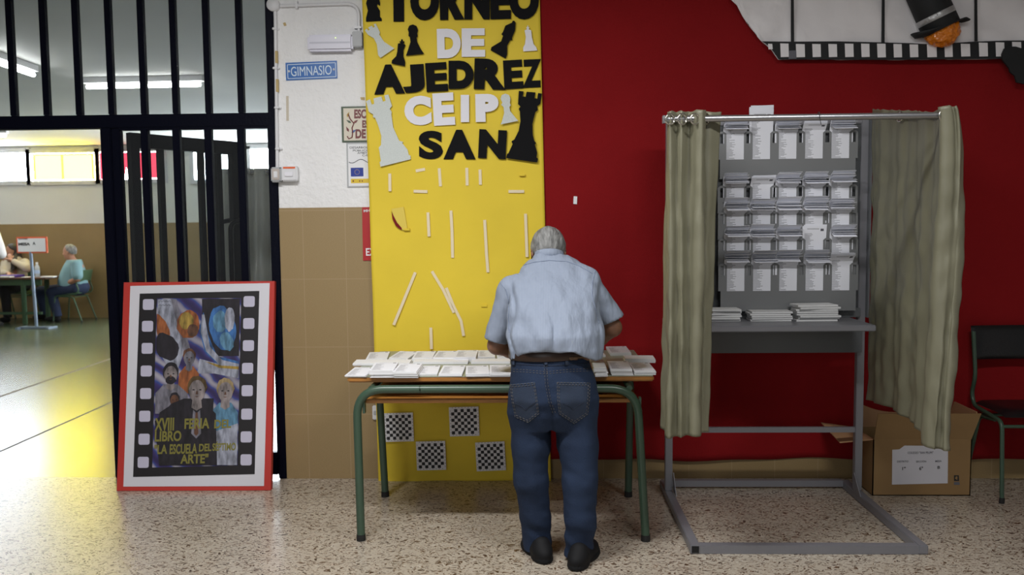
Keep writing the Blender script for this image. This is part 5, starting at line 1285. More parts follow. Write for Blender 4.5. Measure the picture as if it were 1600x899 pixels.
# ------------------------------------------------------------------ people
def hand(P, wrist, fwd, up, side, s=1.0, curl=.5):
    """palm with four bent fingers of different lengths and a thumb; side = +1/-1 says where the thumb is"""
    w = Vector(wrist); f = Vector(fwd).normalized(); u = Vector(up); u = (u - f * u.dot(f)).normalized(); r = f.cross(u) * side
    palm = w + f * .045 * s
    d = ellip(P, palm + f * .004, (.040 * s, .052 * s, .0165 * s), (r, f, u))
    for k, (off, L) in enumerate(((.028, .070), (.0095, .079), (-.0095, .074), (-.0275, .058))):
        b = palm + r * off * s + f * .040 * s; L *= s
        d1 = (f - u * (.25 + .35 * curl)).normalized(); d2 = (f - u * (.6 + .9 * curl)).normalized(); d3 = (f * .7 - u * (.8 + 1.2 * curl)).normalized()
        p1 = b + d1 * L * .45; p2 = p1 + d2 * L * .32; p3 = p2 + d3 * L * .23
        d = smin(d, chain(P, [b - f * .015, b, p1, p2, p3], [.0095 * s, .0092 * s, .0086 * s, .0080 * s, .0070 * s], .004), .006)
    b = palm + r * .030 * s - f * .022 * s; p1 = b + (r * .75 + f * .65 - u * .2).normalized() * .034 * s; p2 = p1 + (r * .25 + f * .9 - u * .4).normalized() * .030 * s; p3 = p2 + (f - u * .5 - r * .1).normalized() * .020 * s
    return smin(d, chain(P, [b, p1, p2, p3], [.0135 * s, .0112 * s, .0100 * s, .0082 * s], .006), .010)
def head_sdf(P, c, right, face, up, s=1.0):
    """skull, jaw, nose, brow, lips, ears; s = 1 is an adult head 0.235 m high"""
    R_, F_, U_ = Vector(right).normalized(), Vector(face).normalized(), Vector(up).normalized(); c = Vector(c); A = (R_, F_, U_)
    def at(x, y, z): return c + (R_ * x + F_ * y + U_ * z) * s
    d = ellip(P, at(0, -.012, .030), (.074 * s, .096 * s, .088 * s), A)
    d = smin(d, ellip(P, at(0, .024, -.030), (.060 * s, .066 * s, .078 * s), A), .03 * s)
    d = smin(d, ellip(P, at(0, .058, -.088), (.030 * s, .028 * s, .024 * s), A), .03 * s)
    d = smin(d, cone(P, at(-.030, .078, .028), at(.030, .078, .028), .010 * s, .010 * s), .016 * s)
    d = smin(d, cone(P, at(0, .088, .014), at(0, .108, -.022), .008 * s, .013 * s), .010 * s)
    for k in (-1, 1):
        d = smin(d, ellip(P, at(k * .011, .096, -.026), (.009 * s, .010 * s, .007 * s), A), .006 * s)
        d = smax(d, -ellip(P, at(k * .030, .096, .006), (.017 * s, .014 * s, .009 * s), A), .010 * s)
        d = np.minimum(d, ellip(P, at(k * .030, .072, .006), (.0125 * s,) * 3, A))
        d = smin(d, ellip(P, at(k * .040, .066, -.022), (.020 * s, .018 * s, .016 * s), A), .02 * s)
        e = ellip(P, at(k * .078, -.012, -.004), (.0095 * s, .019 * s, .031 * s), A)
        e = smax(e, -ellip(P, at(k * .087, -.006, -.004), (.006 * s, .011 * s, .020 * s), A), .004 * s)
        d = smin(d, e, .008 * s)
    d = smin(d, cone(P, at(-.018, .084, -.056), at(.018, .084, -.056), .0062 * s, .0062 * s), .006 * s)
    d = smin(d, cone(P, at(-.015, .082, -.068), at(.015, .082, -.068), .0070 * s, .0070 * s), .006 * s)
    return d
def hair_sdf(P, c, right, face, up, s=1.0, th=.009, front=.05, low=-.045, seed=5):
    R_, F_, U_ = Vector(right).normalized(), Vector(face).normalized(), Vector(up).normalized(); c = Vector(c); A = (R_, F_, U_)
    def at(x, y, z): return c + (R_ * x + F_ * y + U_ * z) * s
    d = ellip(P, at(0, -.014, .030), ((.074 + th) * s, (.096 + th) * s, (.088 + th) * s), A)
    d = smin(d, ellip(P, at(0, -.045, -.020), (.060 * s, .055 * s, .060 * s), A), .03)
    q = P - np.array(c, np.float32); fy = q @ np.array(F_, np.float32) / s; fz = q @ np.array(U_, np.float32) / s
    # hairline: falls from the forehead past the ears to the nape
    line = np.maximum(fy - (front + .35 * (fz - .06)), (low + np.clip((fy + .06) * .95, 0, .2)) - fz)
    d = smax(d, line * s, .006)
    return d + .0035 * vnoise(P, (140, 60, 60), seed) + .004 * vnoise(P, (45, 45, 45), seed + 1)
v3 = lambda v: (v.x, v.y, v.z)

# the man bending over the table -------------------------------------------------
man = thing('person', 'grey haired man in pale blue shirt and jeans bending over the ballot table', 'person', PZ(876, 885, 0))
hipL, hipR = W(829, 645, 3.72), W(900, 645, 3.70)
kneeL, kneeR = W(829, 752, 3.70), W(906.5, 752, 3.66)
ankL, ankR = W(843.5, 852, 3.75), W(905, 866, 3.67)
neckB, headC = W(858, 420, 3.97), W(857, 397, 4.10)
tl = math.radians(48); hU = Vector((0, math.sin(tl), math.cos(tl))); hF = Vector((0, math.cos(tl), -math.sin(tl))); hR = Vector((1, 0, 0))
shL, shR = W(801, 455, 3.92), W(912, 440, 3.92)
elL, elR = W(776, 540, 3.93), W(957, 512, 3.93)
wrL, wrR = W(835, 556, 4.26), W(900, 552, 4.28)
wrL.z = max(wrL.z, TZ + .055); wrR.z = max(wrR.z, TZ + .06)
ROWS = [(572, 802, 926, 3.715, .140), (560, 795, 938, 3.715, .160), (545, 793, 940.5, 3.72, .172), (520, 794, 940, 3.74, .178), (490, 796, 938, 3.785, .174), (462, 797, 937, 3.84, .160), (440, 799, 934, 3.895, .140), (423, 806, 925, 3.935, .115), (408, 822, 905, 3.97, .088), (396, 836, 884, 4.00, .062)]
def row_keys(rows, grow=0.0):
    K = []
    for y, xl, xr, Y, ry in rows:
        a, b = W(xl, y, Y), W(xr, y, Y); K.append(((a.z + b.z) / 2, (a.x + b.x) / 2, Y, (b.x - a.x) / 2 + grow, ry + grow))
    return K
torso_keys = row_keys(ROWS)
zhem = W(858, 551, 3.57).z
PEL = [(668, 800, 930, 3.715, .105), (645, 793, 935.5, 3.71, .130), (620, 793, 935, 3.705, .146), (595, 795, 930, 3.71, .146), (575, 797, 923, 3.715, .140), (556, 798, 920, 3.72, .136)]
pel_keys = row_keys(PEL)
def man_body(P):
    d = loft(P, [(z, x, y, max(.03, rx - .048), max(.03, ry - .050)) for z, x, y, rx, ry in torso_keys])
    d = smin(d, loft(P, [(z, x, y, rx - .016, ry - .016) for z, x, y, rx, ry in sorted(pel_keys)[1:]]), .03)
    for h, k, a, r in ((hipL, kneeL, ankL, 1), (hipR, kneeR, ankR, 1)):
        d = smin(d, chain(P, [h, k, a, (a.x, a.y - .01, .05)], [.078, .052, .042, .040], .02), .03)
    for s, e, w_, sd in ((shL, elL, wrL, 1), (shR, elR, wrR, -1)):
        d = smin(d, chain(P, [s, e], [.046, .043], .02), .03)
        mid = e.lerp(w_, .35)
        d = smin(d, chain(P, [e, mid, w_], [.042, .043, .027], .02), .012)
        d = smin(d, hand(P, w_, Vector((-.25 * -sd, 1, -.12)), Vector((0, .1, 1)), sd, 1.0, .35), .015)
    d = smin(d, cone(P, neckB, headC - hU * .05 - hF * .02, .058, .058), .03)
    return smin(d, head_sdf(P, headC, hR, hF, hU), .02)
lo = (W(745, 600, 3.9).x, 3.45, .03); hi = (W(985, 600, 3.9).x, 4.58, 1.50)
body(man_body, lo, hi, .0075, 'body', 'skin_tan', man)
body(lambda P: hair_sdf(P, headC, hR, hF, hU, 1.0, .010, .045, -.060), (headC.x - .12, 3.93, 1.15), (headC.x + .12, 4.32, 1.52), .0045, 'hair', 'hair_grey', man)
# shirt
slL, slR = W(774.5, 533, 3.93), W(955.5, 501, 3.93)
dL, dR = (slL - shL).normalized(), (slR - shR).normalized()
cutL = Vector((-.30, 0, -1)).normalized(); cutR = Vector((.42, 0, -1)).normalized()
def shirt_sdf(P):
    t = loft(P, torso_keys)
    sl = None
    for s, e, dr, cn, ra, rb in ((shL, slL, dL, cutL, .066, .054), (shR, slR, dR, cutR, .068, .057)):
        m = np.array(e, np.float32); q = P * np.array([1, .82, 1], np.float32); sc = lambda v: (v[0], v[1] * .82, v[2])
        d = cone(q, sc(s), sc(Vector(e) + dr * .05), ra, rb + .003)
        d = smin(d, cone(P, Vector((s.x * .5 + neckB.x * .5, s.y + .02, s.z + .018)), s, .058, ra), .03)
        # soft folds running round the sleeve
        d = d + .007 * vnoise(P, (14, 14, 30), 11)
        d = np.maximum(d, (P - m) @ np.array(cn, np.float32))
        sl = d if sl is None else np.minimum(sl, d)
    x = P[..., 0]; z = P[..., 2]; y = P[..., 1]
    cx = W(862, 500, 3.7).x; w_ = np.clip(np.abs(x - cx) / .2, 0, 1.2)
    # hanging folds: mostly upright low down, fanning from the shoulders above
    n1 = vnoise(P, (17, 8, 5.5), 3); n2 = vnoise(P, (34, 14, 12), 4); n3 = vnoise(np.stack((x + z * .6, y, z - x * .4), -1), (9, 6, 22), 6)
    low = np.clip((1.12 - z) / .30, 0, 1)
    rg = np.abs(vnoise(np.stack((x - .35 * (z - 1.1) * np.sign(x - cx), y, z), -1), (15, 5, 3.2), 8)); t = t + (.022 + .016 * low) * n1 + .012 * n2 + .026 * low * n3 + .065 * (.18 - np.minimum(rg, .18))
    # blousing over the belt
    t = t - .012 * np.exp(-((z - (zhem + .055)) / .05) ** 2)
    d = smin(t, sl, .022)
    # armhole crease
    for s in (shL, shR):
        d = d + .003 * np.exp(-((np.abs(x - (s.x + (.012 if s is shL else -.012))) / .012) ** 2)) * np.clip((1.20 - z) / .08, 0, 1) * np.clip((z - .98) / .05, 0, 1)
    hz = zhem - .050 * np.clip((w_ - .42) / .5, 0, 1) ** 1.2 + .002 * np.sin(x * 60)
    return np.maximum(d, hz - z)
shirt = body(shirt_sdf, (lo[0], 3.45, .85), (hi[0], 4.15, 1.40), .0065, 'shirt', 'shirt', man)
tsh = bvh_of(shirt)
# collar round the nape
cc = W(858, 405, 4.012); P_ = []
for j, (h, rr2) in enumerate(((-.012, 1.05), (.012, 1.02), (.030, .94), (.032, .90), (.010, .96))):
    for k in range(40):
        a = 2 * PI * k / 40
        P_.append(cc + Vector((math.cos(a) * .071 * rr2, math.sin(a) * .070 * rr2, h + (.022 * -math.sin(a)) * .9)))
o = MB().grid(P_, 40, 5, close_u=True).build('collar', 'shirt', shirt); o.modifiers.new('thickness', 'SOLIDIFY').thickness = .003
def seam(tree, pts, r, m, name, parent, lift=.001, dash=0, step=2.5):
    d_ = dense(pts, step); q = [on_surface(tree, x, y, lift) for x, y in d_]; mb = MB()
    if dash:
        k = 0
        while k < len(q) - 1:
            if q[k] is not None and q[k + 1] is not None and (q[k] - q[k + 1]).length < .03: mb.tube([q[k], q[k + 1]], r, 5)
            k += 2
    else:
        run = []
        for p in q + [None]:
            if p is not None and (not run or (p - run[-1]).length < .04): run.append(p)
            else:
                if len(run) > 1: mb.tube(run, r, 5)
                run = [p] if p is not None else []
    if mb.v: return mb.build(name, m, parent)
seam(tsh, [(818, 415), (835, 410), (858, 407.5), (885, 409), (905, 416), (926, 428)], .0016, 'shirt_seam', 'yoke_seam', shirt)
seam(tsh, [(782, 443), (790, 452), (795, 470), (794.5, 500), (796, 520)], .0014, 'shirt_seam', 'armhole_seam', shirt)
seam(tsh, [(931, 420), (926, 440), (925, 462), (931, 485), (936, 506)], .0014, 'shirt_seam', 'armhole_seam', shirt)
# jeans
def jeans_sdf(P):
    d = loft(P, pel_keys)
    for h, k, a, ra, rk, rn, fr_ in ((hipL, kneeL, ankL, .094, .0725, .063, 1), (hipR, kneeR, ankR, .096, .0755, .062, 1)):
        top_ = Vector((h.x, h.y, h.z - .02)); m1 = h.lerp(k, .5)
        q = chain(P, [top_, m1 + Vector((0, .005, 0)), k, k.lerp(a, .5) + Vector((0, -.008, 0)), a - Vector((0, 0, .08))], [ra - .004, ra - .008, rk, rk - .006, rn], .02)
        d = smin(d, q, .016)
    z = P[..., 2]; x = P[..., 0]; y = P[..., 1]
    fold = vnoise(np.stack((x * 1.0 + z * .25, y, z), -1), (16, 10, 11), 21); f2 = vnoise(P, (26, 16, 34), 22); f3 = vnoise(np.stack((x, y, z + x * .5), -1), (8, 8, 26), 23)
    lowk = np.clip((.34 - z) / .2, 0, 1); kn = np.exp(-((z - .43) / .08) ** 2)
    d = d + .008 * fold + .004 * f2 + (.012 * lowk + .007 * kn) * f3
    # seat cleft
    cx = W(858, 620, 3.6).x
    d = d + .010 * np.exp(-((x - cx - .01) / .014) ** 2) * np.clip((.82 - z) / .15, 0, 1) * (z > .55) * (y < 3.72)
    hem = np.where(x < (ankL.x + ankR.x) / 2, ankL.z - .034 - (x - ankL.x) * .25, ankR.z - .070 + (x - ankR.x) * .75)
    hem = hem + np.clip((y - ankL.y + .02) * .5, 0, .05)
    return np.maximum(d, hem - z)
jeans = body(jeans_sdf, (W(780, 600, 3.7).x, 3.5, .03), (W(950, 600, 3.7).x, 3.93, .93), .0065, 'jeans', 'denim', man)
tj = bvh_of(jeans)
def patch_on(tree, poly, lift, name, m, parent, n=26):
    """a sheet of cloth lying on a surface inside an outline"""
    xs = [p[0] for p in poly]; ys = [p[1] for p in poly]; bm = bmesh.new()
    f = bm.faces.new([bm.verts.new((x, y, 0)) for x, y in dense(poly, 3, True)])
    bmesh.ops.triangulate(bm, faces=[f])
    for _ in range(3):
        le = [e for e in bm.edges if e.calc_length() > 4]
        if le: bmesh.ops.subdivide_edges(bm, edges=le, cuts=1)
        bmesh.ops.triangulate(bm, faces=bm.faces[:])
    bad = []
    for v in bm.verts:
        p = on_surface(tree, v.co.x, v.co.y, lift)
        if p is None: bad.append(v)
        else: v.co = p
    bmesh.ops.delete(bm, geom=bad, context='VERTS')
    o = MB().bm(bm, smooth=True).build(name, m, parent); o.modifiers.new('thickness', 'SOLIDIFY').thickness = .0018
    return o
pkL = [(797.5, 601), (836, 597), (840, 622), (843, 647), (826, 661), (805, 652), (800, 628)]
pkR = [(869.5, 597), (922, 598), (921, 625), (918.5, 648), (897, 663), (873, 647), (870, 622)]
for pk in (pkL, pkR):
    o = patch_on(tj, pk, .0015, 'back_pocket', 'pocket', jeans)
    tp = tj
    ins = lambda k: [(sum(p[0] for p in pk) / len(pk) + (p[0] - sum(q[0] for q in pk) / len(pk)) * k, sum(p[1] for p in pk) / len(pk) + (p[1] - sum(q[1] for q in pk) / len(pk)) * k) for p in pk]
    for k in (.96, .86): q = ins(k); seam(tj, q + [q[0]], .0011, 'stitch', 'stitching', jeans, .0036, 1)
    a = ins(.8); cx_ = sum(p[0] for p in pk) / len(pk)
    seam(tj, [(cx_ - 16, 630), (cx_ - 5, 635), (cx_, 640), (cx_ + 6, 634), (cx_ + 17, 628)], .0009, 'seamd', 'stitching', jeans, .0036)
for y in (577, 580.5): seam(tj, [(797, y), (825, y + 1.5), (851, y + 4), (856, y + 4), (890, y + .5), (921, y - .5)], .001, 'stitch', 'stitching', jeans, .001, 1)
for x in (0, 4): seam(tj, [(850 + x, 566), (852 + x, 600), (857 + x, 628), (864 + x, 645)], .001, 'stitch', 'stitching', jeans, .002, 1)
seam(tj, [(852, 566), (854, 600), (859, 628), (866, 650)], .0016, 'seamd', 'seat_seam', jeans, .0005)
seam(tj, [(797, 568.5), (830, 571), (855, 572), (890, 570.5), (921, 567)], .0016, 'seamd', 'waistband_seam', jeans, .0008)
for x in (803, 853, 885): 
    o = patch_on(tj, [(x - 2.4, 556), (x + 2.4, 556), (x + 2.6, 571), (x - 2.2, 571)], .006, 'belt_loop', 'pocket', jeans)
# belt
P_ = []
bz = W(858, 557, 3.60).z
zs = [k[0] for k in sorted(pel_keys)]; kk = sorted(pel_keys)
def pel_at(z): return [np.interp(z, zs, [k[i] for k in kk]) for i in range(1, 5)]
for j, dz in enumerate((-.021, -.019, .019, .021)):
    g = pel_at(min(bz, kk[-1][0] - .002)); gr = .006 if j in (0, 3) else .009
    for k in range(64):
        a = 2 * PI * k / 64; P_.append((g[0] + (g[2] + gr) * math.cos(a), g[1] + (g[3] + gr) * math.sin(a), bz + dz - .010 * math.cos(a) * -1 * .6))
o = MB().grid(P_, 64, 4, close_u=True).build('belt', 'leather', man); o.modifiers.new('thickness', 'SOLIDIFY').thickness = .004
tb = bvh_of(o)
pt = patch_on(tb, [(889.5, 558), (917, 557), (918, 566), (890.5, 567.5)], .002, 'leather_patch', 'patch', jeans)
# shoes
def shoe(heel, toe_dir, Ls=.275):
    f = Vector(toe_dir); f.z = 0; f.normalize(); r = Vector((f.y, -f.x, 0)); A = (r, f, Vector((0, 0, 1))); h = Vector((heel.x, heel.y, 0))
    def fn(P):
        d = ellip(P, h + f * .055 + Vector((0, 0, .034)), (.044, .066, .042), A)
        d = smin(d, ellip(P, h + f * .175 + Vector((0, 0, .030)), (.053, .105, .038), A), .03)
        d = smin(d, ellip(P, h + f * .11 + Vector((0, 0, .045)), (.036, .075, .036), A), .03)
        d = smin(d, cone(P, h + f * .055 + Vector((0, 0, .05)), h + f * .065 + Vector((0, 0, .065)), .036, .036), .02)
        sole = np.maximum(np.minimum(ellip(P, h + f * .06 + Vector((0, 0, .012)), (.047, .072, .10), A), ellip(P, h + f * .178 + Vector((0, 0, .012)), (.058, .110, .10), A)), P[..., 2] - .020)
        d = np.minimum(d, sole)
        return np.maximum(d, .002 - P[..., 2])
    c = h + f * .14
    return body(fn, (c.x - .2, c.y - .2, 0), (c.x + .2, c.y + .2, .15), .005, 'shoe', 'shoe', man)
hl, hr_ = PZ(853, 882, 0), PZ(898, 893, 0)
shoe(hl, (-.30, 1, 0)); shoe(hr_, (.34, 1, 0))
# reading glasses
gl = headC + hF * .098 * 1 + hU * .008; mb = MB()
for k in (-1, 1):
    c = gl + hR * .032 * k; mb.tube([c + hR * .024 * math.cos(a) + hU * .016 * math.sin(a) for a in [2 * PI * q / 20 for q in range(20)]], .0022, 6, closed=True)
    mb.tube([gl + hR * .056 * k, headC + hR * .080 * k + hF * .06 + hU * .010, headC + hR * .083 * k - hF * .005 + hU * .014, headC + hR * .082 * k - hF * .030 - hU * .012], .0024, 6)
mb.tube([gl - hR * .008, gl + hR * .008 + hU * .003], .002, 6); mb.build('glasses', 'ink', man)

# seated and standing people in the gym -------------------------------------------
def ZX(x, y, Y): return W(x, y, Y)
Ym = 13.40
sm_ = thing('person', 'seated grey haired man in pale aqua polo shirt by the far wall', 'person', (W(108, 500, Ym).x, Ym, 0))
def q(x, y, dy=0): return W(x, y, Ym + dy)
hc = q(108.5, 394); hip = q(122, 461); hip.z = max(hip.z, .55)
def sit_body(P):
    d = head_sdf(P, hc, (0, 1, 0), (-1, 0, -.12), (-.05, 0, 1))
    d = smin(d, cone(P, q(112, 404), q(116, 412), .055, .06), .03)
    d = smin(d, chain(P, [q(118, 420), hip], [.13, .13], .05), .05)
    for dy, kx, ky, fx, fy in ((-.10, 81, 463, 90, 499), (.12, 64, 461, 71, 503)):
        hp_ = hip + Vector((0, dy, 0)); kn = q(kx, ky, dy * 1.4); kn.z = max(kn.z, .47); ft = q(fx, fy, dy * 1.4); ft.z = .07
        d = smin(d, chain(P, [hp_, kn, ft], [.085, .058, .040], .03), .03)
    for dy, ex_, ey_ in ((-.19, 121, 436), (.19, 118, 438)):
        sh = q(119, 413, dy); e = q(ex_, ey_, dy * 1.15); wr = q(92, 449, dy * .45)
        d = smin(d, chain(P, [sh, e, wr], [.055, .045, .030], .02), .025)
        d = smin(d, hand(P, wr, (-1, -dy * .8, -.25), (0, 0, 1), 1 if dy > 0 else -1, 1.0, .6), .015)
    return d
mnx, mxx = W(52, 500, Ym).x, W(150, 500, Ym).x
body(sit_body, (mnx, Ym - .4, .03), (mxx, Ym + .4, 1.35), .013, 'body', 'skin', sm_)
body(lambda P: hair_sdf(P, hc, (0, 1, 0), (-1, 0, -.12), (-.05, 0, 1), 1, .008, .02, -.04), (hc.x - .2, Ym - .15, hc.z - .2), (hc.x + .2, Ym + .15, hc.z + .2), .010, 'hair', 'hair_grey', sm_)
def polo(P):
    d = chain(P, [q(116, 411), q(115, 425), q(112, 441), hip + Vector((-.02, 0, .03))], [.12, .165, .185, .17], .06)
    for dy in (-.19, .19):
        sh = q(119, 414, dy * .9); e = q(121, 431, dy * 1.12); d = smin(d, cone(P, sh, e, .090, .080), .03)
    d = np.maximum(d, (hip.z - .02) - P[..., 2]); d = np.maximum(d, P[..., 2] - q(112, 406).z)
    return d + .012 * vnoise(P, (12, 12, 8), 2)
body(polo, (mnx, Ym - .42, .4), (mxx, Ym + .42, 1.2), .012, 'polo_shirt', 'polo', sm_)
def sjeans(P):
    d = ellip(P, hip + Vector((0, 0, -.01)), (.17, .19, .13))
    for dy, kx, ky, fx, fy in ((-.10, 81, 463, 90, 499), (.12, 64, 461, 71, 503)):
        kn = q(kx, ky, dy * 1.4); kn.z = max(kn.z, .47); ft = q(fx, fy, dy * 1.4); ft.z = .11
        d = smin(d, chain(P, [hip + Vector((0, dy, -.01)), kn, ft], [.105, .078, .065], .03), .03)
    return np.maximum(d + .010 * vnoise(P, (10, 10, 10), 3), .09 - P[..., 2])
body(sjeans, (mnx, Ym - .45, .05), (mxx, Ym + .45, .75), .012, 'jeans', 'jeans_far', sm_)
def shoe_far(p, f, parent):
    f = Vector(f).normalized(); r = Vector((f.y, -f.x, 0)); A = (r, f, Vector((0, 0, 1)))
    fn = lambda P: np.maximum(smin(ellip(P, Vector((p.x, p.y, .05)) + f * .08, (.05, .13, .045), A), cone(P, (p.x, p.y, .04), (p.x, p.y, .10), .045, .045), .03), .003 - P[..., 2])
    body(fn, (p.x - .3, p.y - .3, 0), (p.x + .3, p.y + .3, .16), .010, 'shoe', 'shoe', parent)
for fx, fy, dy in ((90, 499, -.14), (71, 503, .17)): shoe_far(q(fx, fy, dy), (-1, 0, 0), sm_)

Yw = 13.62
wm = thing('person', 'dark haired woman in beige jacket with a hand at her mouth', 'person', (W(24, 500, Yw).x, Yw, 0))
def qw(x, y, dy=0): return W(x, y, Yw + dy)
wc = qw(18.5, 392); wF, wU, wR = Vector((-.75, -.65, -.1)), Vector((-.05, 0, 1)), Vector((-.65, .75, 0))
wF.normalize(); wR = wF.cross(wU).normalized(); wU = wR.cross(wF)
whip = qw(28, 455); whip.z = .56
shn, shf = qw(39, 411, -.05), qw(9, 412, .02); eln = qw(42.5, 419.5, -.30); hnd = qw(16, 406, -.22)
def w_body(P):
    d = head_sdf(P, wc, wR, wF, wU, .93)
    d = smin(d, cone(P, qw(21, 402), qw(23, 412), .045, .06), .03); d = smin(d, chain(P, [qw(24, 418), whip], [.11, .13], .05), .05)
    d = smin(d, chain(P, [shn, eln, hnd], [.05, .04, .026], .02), .02); d = smin(d, hand(P, hnd, Vector((-.35, .3, .85)), Vector((.4, -.8, .2)), 1, .9, .6), .012)
    e2 = qw(5, 428, -.2); w2 = qw(14, 427, -.40); w2.z = gz + .05
    d = smin(d, chain(P, [shf, e2, w2], [.05, .04, .026], .02), .02); d = smin(d, hand(P, w2, Vector((.5, -.8, 0)), Vector((0, 0, 1)), -1, .9, .3), .012)
    for s in (-.1, .1):
        h = whip + Vector((s, 0, 0)); k = Vector((h.x - .05, Yw - .42, .52)); f_ = Vector((k.x, Yw - .38, .06)); d = smin(d, chain(P, [h, k, f_], [.08, .055, .036], .03), .03)
    return d
wl_, wh_ = (wc.x - .45, Yw - .75, .03), (wc.x + .5, Yw + .3, 1.35)
body(w_body, wl_, wh_, .013, 'body', 'skin', wm)
def w_hair(P):
    d = hair_sdf(P, wc, wR, wF, wU, .93, .012, .045, -.05)
    d = smin(d, chain(P, [wc - wF * .06, wc - wF * .07 - wU * .12 + wR * .0, qw(31, 416, .0)], [.07, .055, .045], .04), .03)
    return smin(d, chain(P, [wc - wF * .05 - wU * .05, qw(22, 412, -.14), qw(21, 428, -.15)], [.045, .04, .05], .04), .03)
body(w_hair, (wc.x - .35, Yw - .4, .85), (wc.x + .45, Yw + .3, 1.4), .011, 'hair', 'hair_dark', wm)
def w_jacket(P):
    d = chain(P, [qw(24, 411), qw(25, 425), whip], [.12, .15, .16], .05)
    for a, b, c in ((shn, eln, eln.lerp(hnd, .75)), (shf, qw(5, 428, -.2), qw(5, 428, -.2).lerp(Vector((w_tmp.x, w_tmp.y, w_tmp.z)), .7))): d = smin(d, chain(P, [a, b, c], [.075, .062, .045], .03), .03)
    front = ellip(P, qw(22, 422, -.17), (.07, .08, .22)); d = smax(d, -front, .02)
    return np.maximum(d, .50 - P[..., 2]) + .012 * vnoise(P, (11, 11, 11), 4)
w_tmp = qw(14, 427, -.40); w_tmp.z = gz + .05
body(w_jacket, wl_, wh_, .012, 'jacket', 'beige', wm)
def w_trou(P):
    d = ellip(P, whip, (.19, .16, .12))
    for s in (-.1, .1):
        h = whip + Vector((s, 0, 0)); k = Vector((h.x - .05, Yw - .42, .52)); f_ = Vector((k.x, Yw - .38, .10)); d = smin(d, chain(P, [h, k, f_], [.10, .075, .06], .03), .03)
    return np.maximum(d, .08 - P[..., 2])
body(w_trou, wl_, (wh_[0], wh_[1], .75), .013, 'trousers', 'dark_cloth', wm)
for s in (-.1, .1): shoe_far(Vector((whip.x + s - .05, Yw - .40, 0)), (-.1, -1, 0), wm)

Ys = 12.45
st_ = thing('person', 'standing person at the far table, only a white sleeve and forearm in view', 'person', (W(-24, 500, Ys).x, Ys, 0))
def qs(x, y, dy=0): return W(x, y, Ys + dy)
sx_ = W(-24, 400, Ys).x; sF, sU, sR = Vector((.2, 1, -.1)).normalized(), Vector((0, 0, 1)), Vector((1, -.2, 0)).normalized()
sh2 = Vector((sx_ + .17, Ys, 1.40)); el2 = qs(1.5, 397); wr2 = qs(6, 404, .22); sh3 = Vector((sx_ - .19, Ys, 1.40)); el3 = Vector((sx_ - .26, Ys + .05, 1.12)); wr3 = Vector((sx_ - .18, Ys + .25, 1.0)); hd2 = Vector((sx_, Ys + .03, 1.60))
el2.z = min(el2.z, 1.12)
def s_body(P):
    d = head_sdf(P, hd2, sR, sF, sU); d = smin(d, cone(P, (sx_, Ys, 1.42), (sx_, Ys + .01, 1.52), .06, .055), .03)
    d = smin(d, chain(P, [(sx_, Ys, 1.34), (sx_, Ys, .95)], [.13, .14], .05), .05)
    for a, b, c, k in ((sh2, el2, wr2, 1), (sh3, el3, wr3, -1)):
        d = smin(d, chain(P, [a, b, c], [.052, .043, .028], .02), .02); d = smin(d, hand(P, c, (0.1, 1, -.2), (0, .2, 1), -k, 1, .4), .012)
    for s in (-.10, .10): d = smin(d, chain(P, [(sx_ + s, Ys, .90), (sx_ + s, Ys, .48), (sx_ + s, Ys, .07)], [.085, .055, .04], .03), .03)
    return d
body(s_body, (sx_ - .5, Ys - .3, .03), (sx_ + .6, Ys + .65, 1.78), .014, 'body', 'skin', st_)
body(lambda P: hair_sdf(P, hd2, sR, sF, sU), (sx_ - .15, Ys - .2, 1.45), (sx_ + .15, Ys + .25, 1.78), .010, 'hair', 'hair_dark', st_)
def s_shirt(P):
    d = chain(P, [(sx_, Ys, 1.36), (sx_, Ys, 1.2), (sx_, Ys, .92)], [.15, .17, .17], .05)
    for a, b in ((sh2, el2), (sh3, el3)): d = smin(d, cone(P, a, b, .08, .075), .03)
    return np.maximum(np.maximum(d, P[..., 2] - 1.47), .86 - P[..., 2]) + .01 * vnoise(P, (12, 12, 8), 9)
body(s_shirt, (sx_ - .5, Ys - .3, .8), (sx_ + .6, Ys + .4, 1.55), .013, 'shirt', 'white_cloth', st_)
def s_trou(P):
    d = ellip(P, (sx_, Ys, .92), (.18, .15, .13))
    for s in (-.10, .10): d = smin(d, chain(P, [(sx_ + s, Ys, .86), (sx_ + s, Ys, .48), (sx_ + s, Ys, .10)], [.105, .075, .062], .03), .03)
    return np.maximum(d, .08 - P[..., 2])
body(s_trou, (sx_ - .35, Ys - .3, .05), (sx_ + .35, Ys + .3, 1.08), .014, 'trousers', 'dark_cloth', st_)
for s in (-.1, .1): shoe_far(Vector((sx_ + s, Ys - .02, 0)), (0, 1, 0), st_)

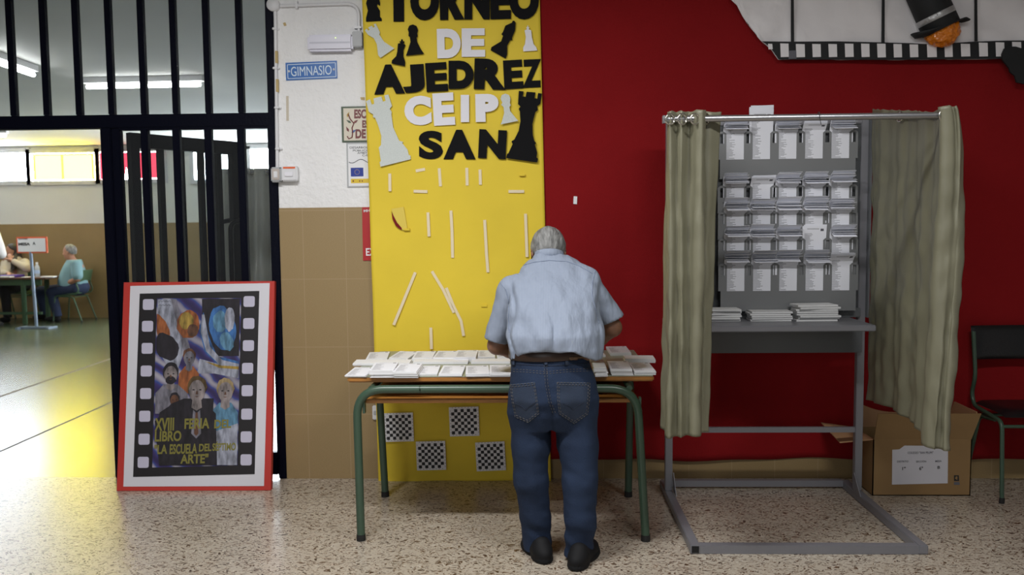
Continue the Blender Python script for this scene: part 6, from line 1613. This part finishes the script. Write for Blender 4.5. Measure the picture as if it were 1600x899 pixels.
# ------------------------------------------------------------------ light
w = bpy.data.worlds.new('world'); SC.world = w; w.use_nodes = True
bg = w.node_tree.nodes['Background']; bg.inputs[0].default_value = (.86, .92, 1, 1); bg.inputs[1].default_value = WORLD
def lamp(name, loc, size, power, rot=(0, 0, 0), col=(1, 1, 1)):
    l = bpy.data.lights.new(name, 'AREA'); l.shape = 'RECTANGLE'; l.size, l.size_y = size; l.energy = power; l.color = col
    o = bpy.data.objects.new(name, l); COL.objects.link(o); o.location = loc; o.rotation_euler = rot; return o
# hall ceiling battens (out of the frame) with the light they give
for x, y, p in ((-1.05, 2.6, 1.0), (1.2, 1.9, .64)):
    t = thing('ceiling_lamp', 'fluorescent batten on the hall ceiling above the picture', 'lamp', (x, y, 3.1), 'hall ceiling battens')
    MB().box((x - .65, y - .09, 3.04), (x + .65, y + .09, 3.098), bev=.01).build('batten', 'plastic', t)
    lamp('batten_light', (x, y, 3.02), (1.2, .16), HALL * p)
# soft daylight area light added behind the camera, left; no entrance is built
lamp('added_daylight', (-1.9, -2.7, 2.0), (2.2, 2.0), DAY, (math.radians(78), 0, math.radians(-10)), (.94, .97, 1))
# gym battens
for x, y, p in ((-6.2, 8.2, 1), (-8.4, 11.5, .8), (-3.6, 9.5, .8)):
    lamp('gym_batten_light', (x, y, CZ - .12), (1.2, .2), GYM * p)

# ------------------------------------------------------------------ camera
cam = bpy.data.cameras.new('camera'); co = bpy.data.objects.new('camera', cam); COL.objects.link(co)
cam.sensor_width = 36; cam.lens = FPX / 1600 * 36; cam.clip_start = .05; cam.clip_end = 100
mw = Matrix.Identity(4)
for i in range(3): mw[i][0], mw[i][1], mw[i][2], mw[i][3] = _R[i], _U[i], -_F[i], CAM[i]
co.matrix_world = mw
cam.dof.use_dof = True; cam.dof.focus_distance = 4.1; cam.dof.aperture_fstop = 3.2
SC.camera = co
SC.view_settings.view_transform = 'Standard'; SC.view_settings.look = 'None'; SC.view_settings.gamma = 1; SC.view_settings.use_curve_mapping = False
SC.view_settings.exposure = 0.0
SC.cycles.use_denoising = True; SC.cycles.max_bounces = 8; SC.cycles.diffuse_bounces = 4; SC.cycles.glossy_bounces = 4; SC.cycles.transparent_max_bounces = 12; SC.cycles.sample_clamp_indirect = 6
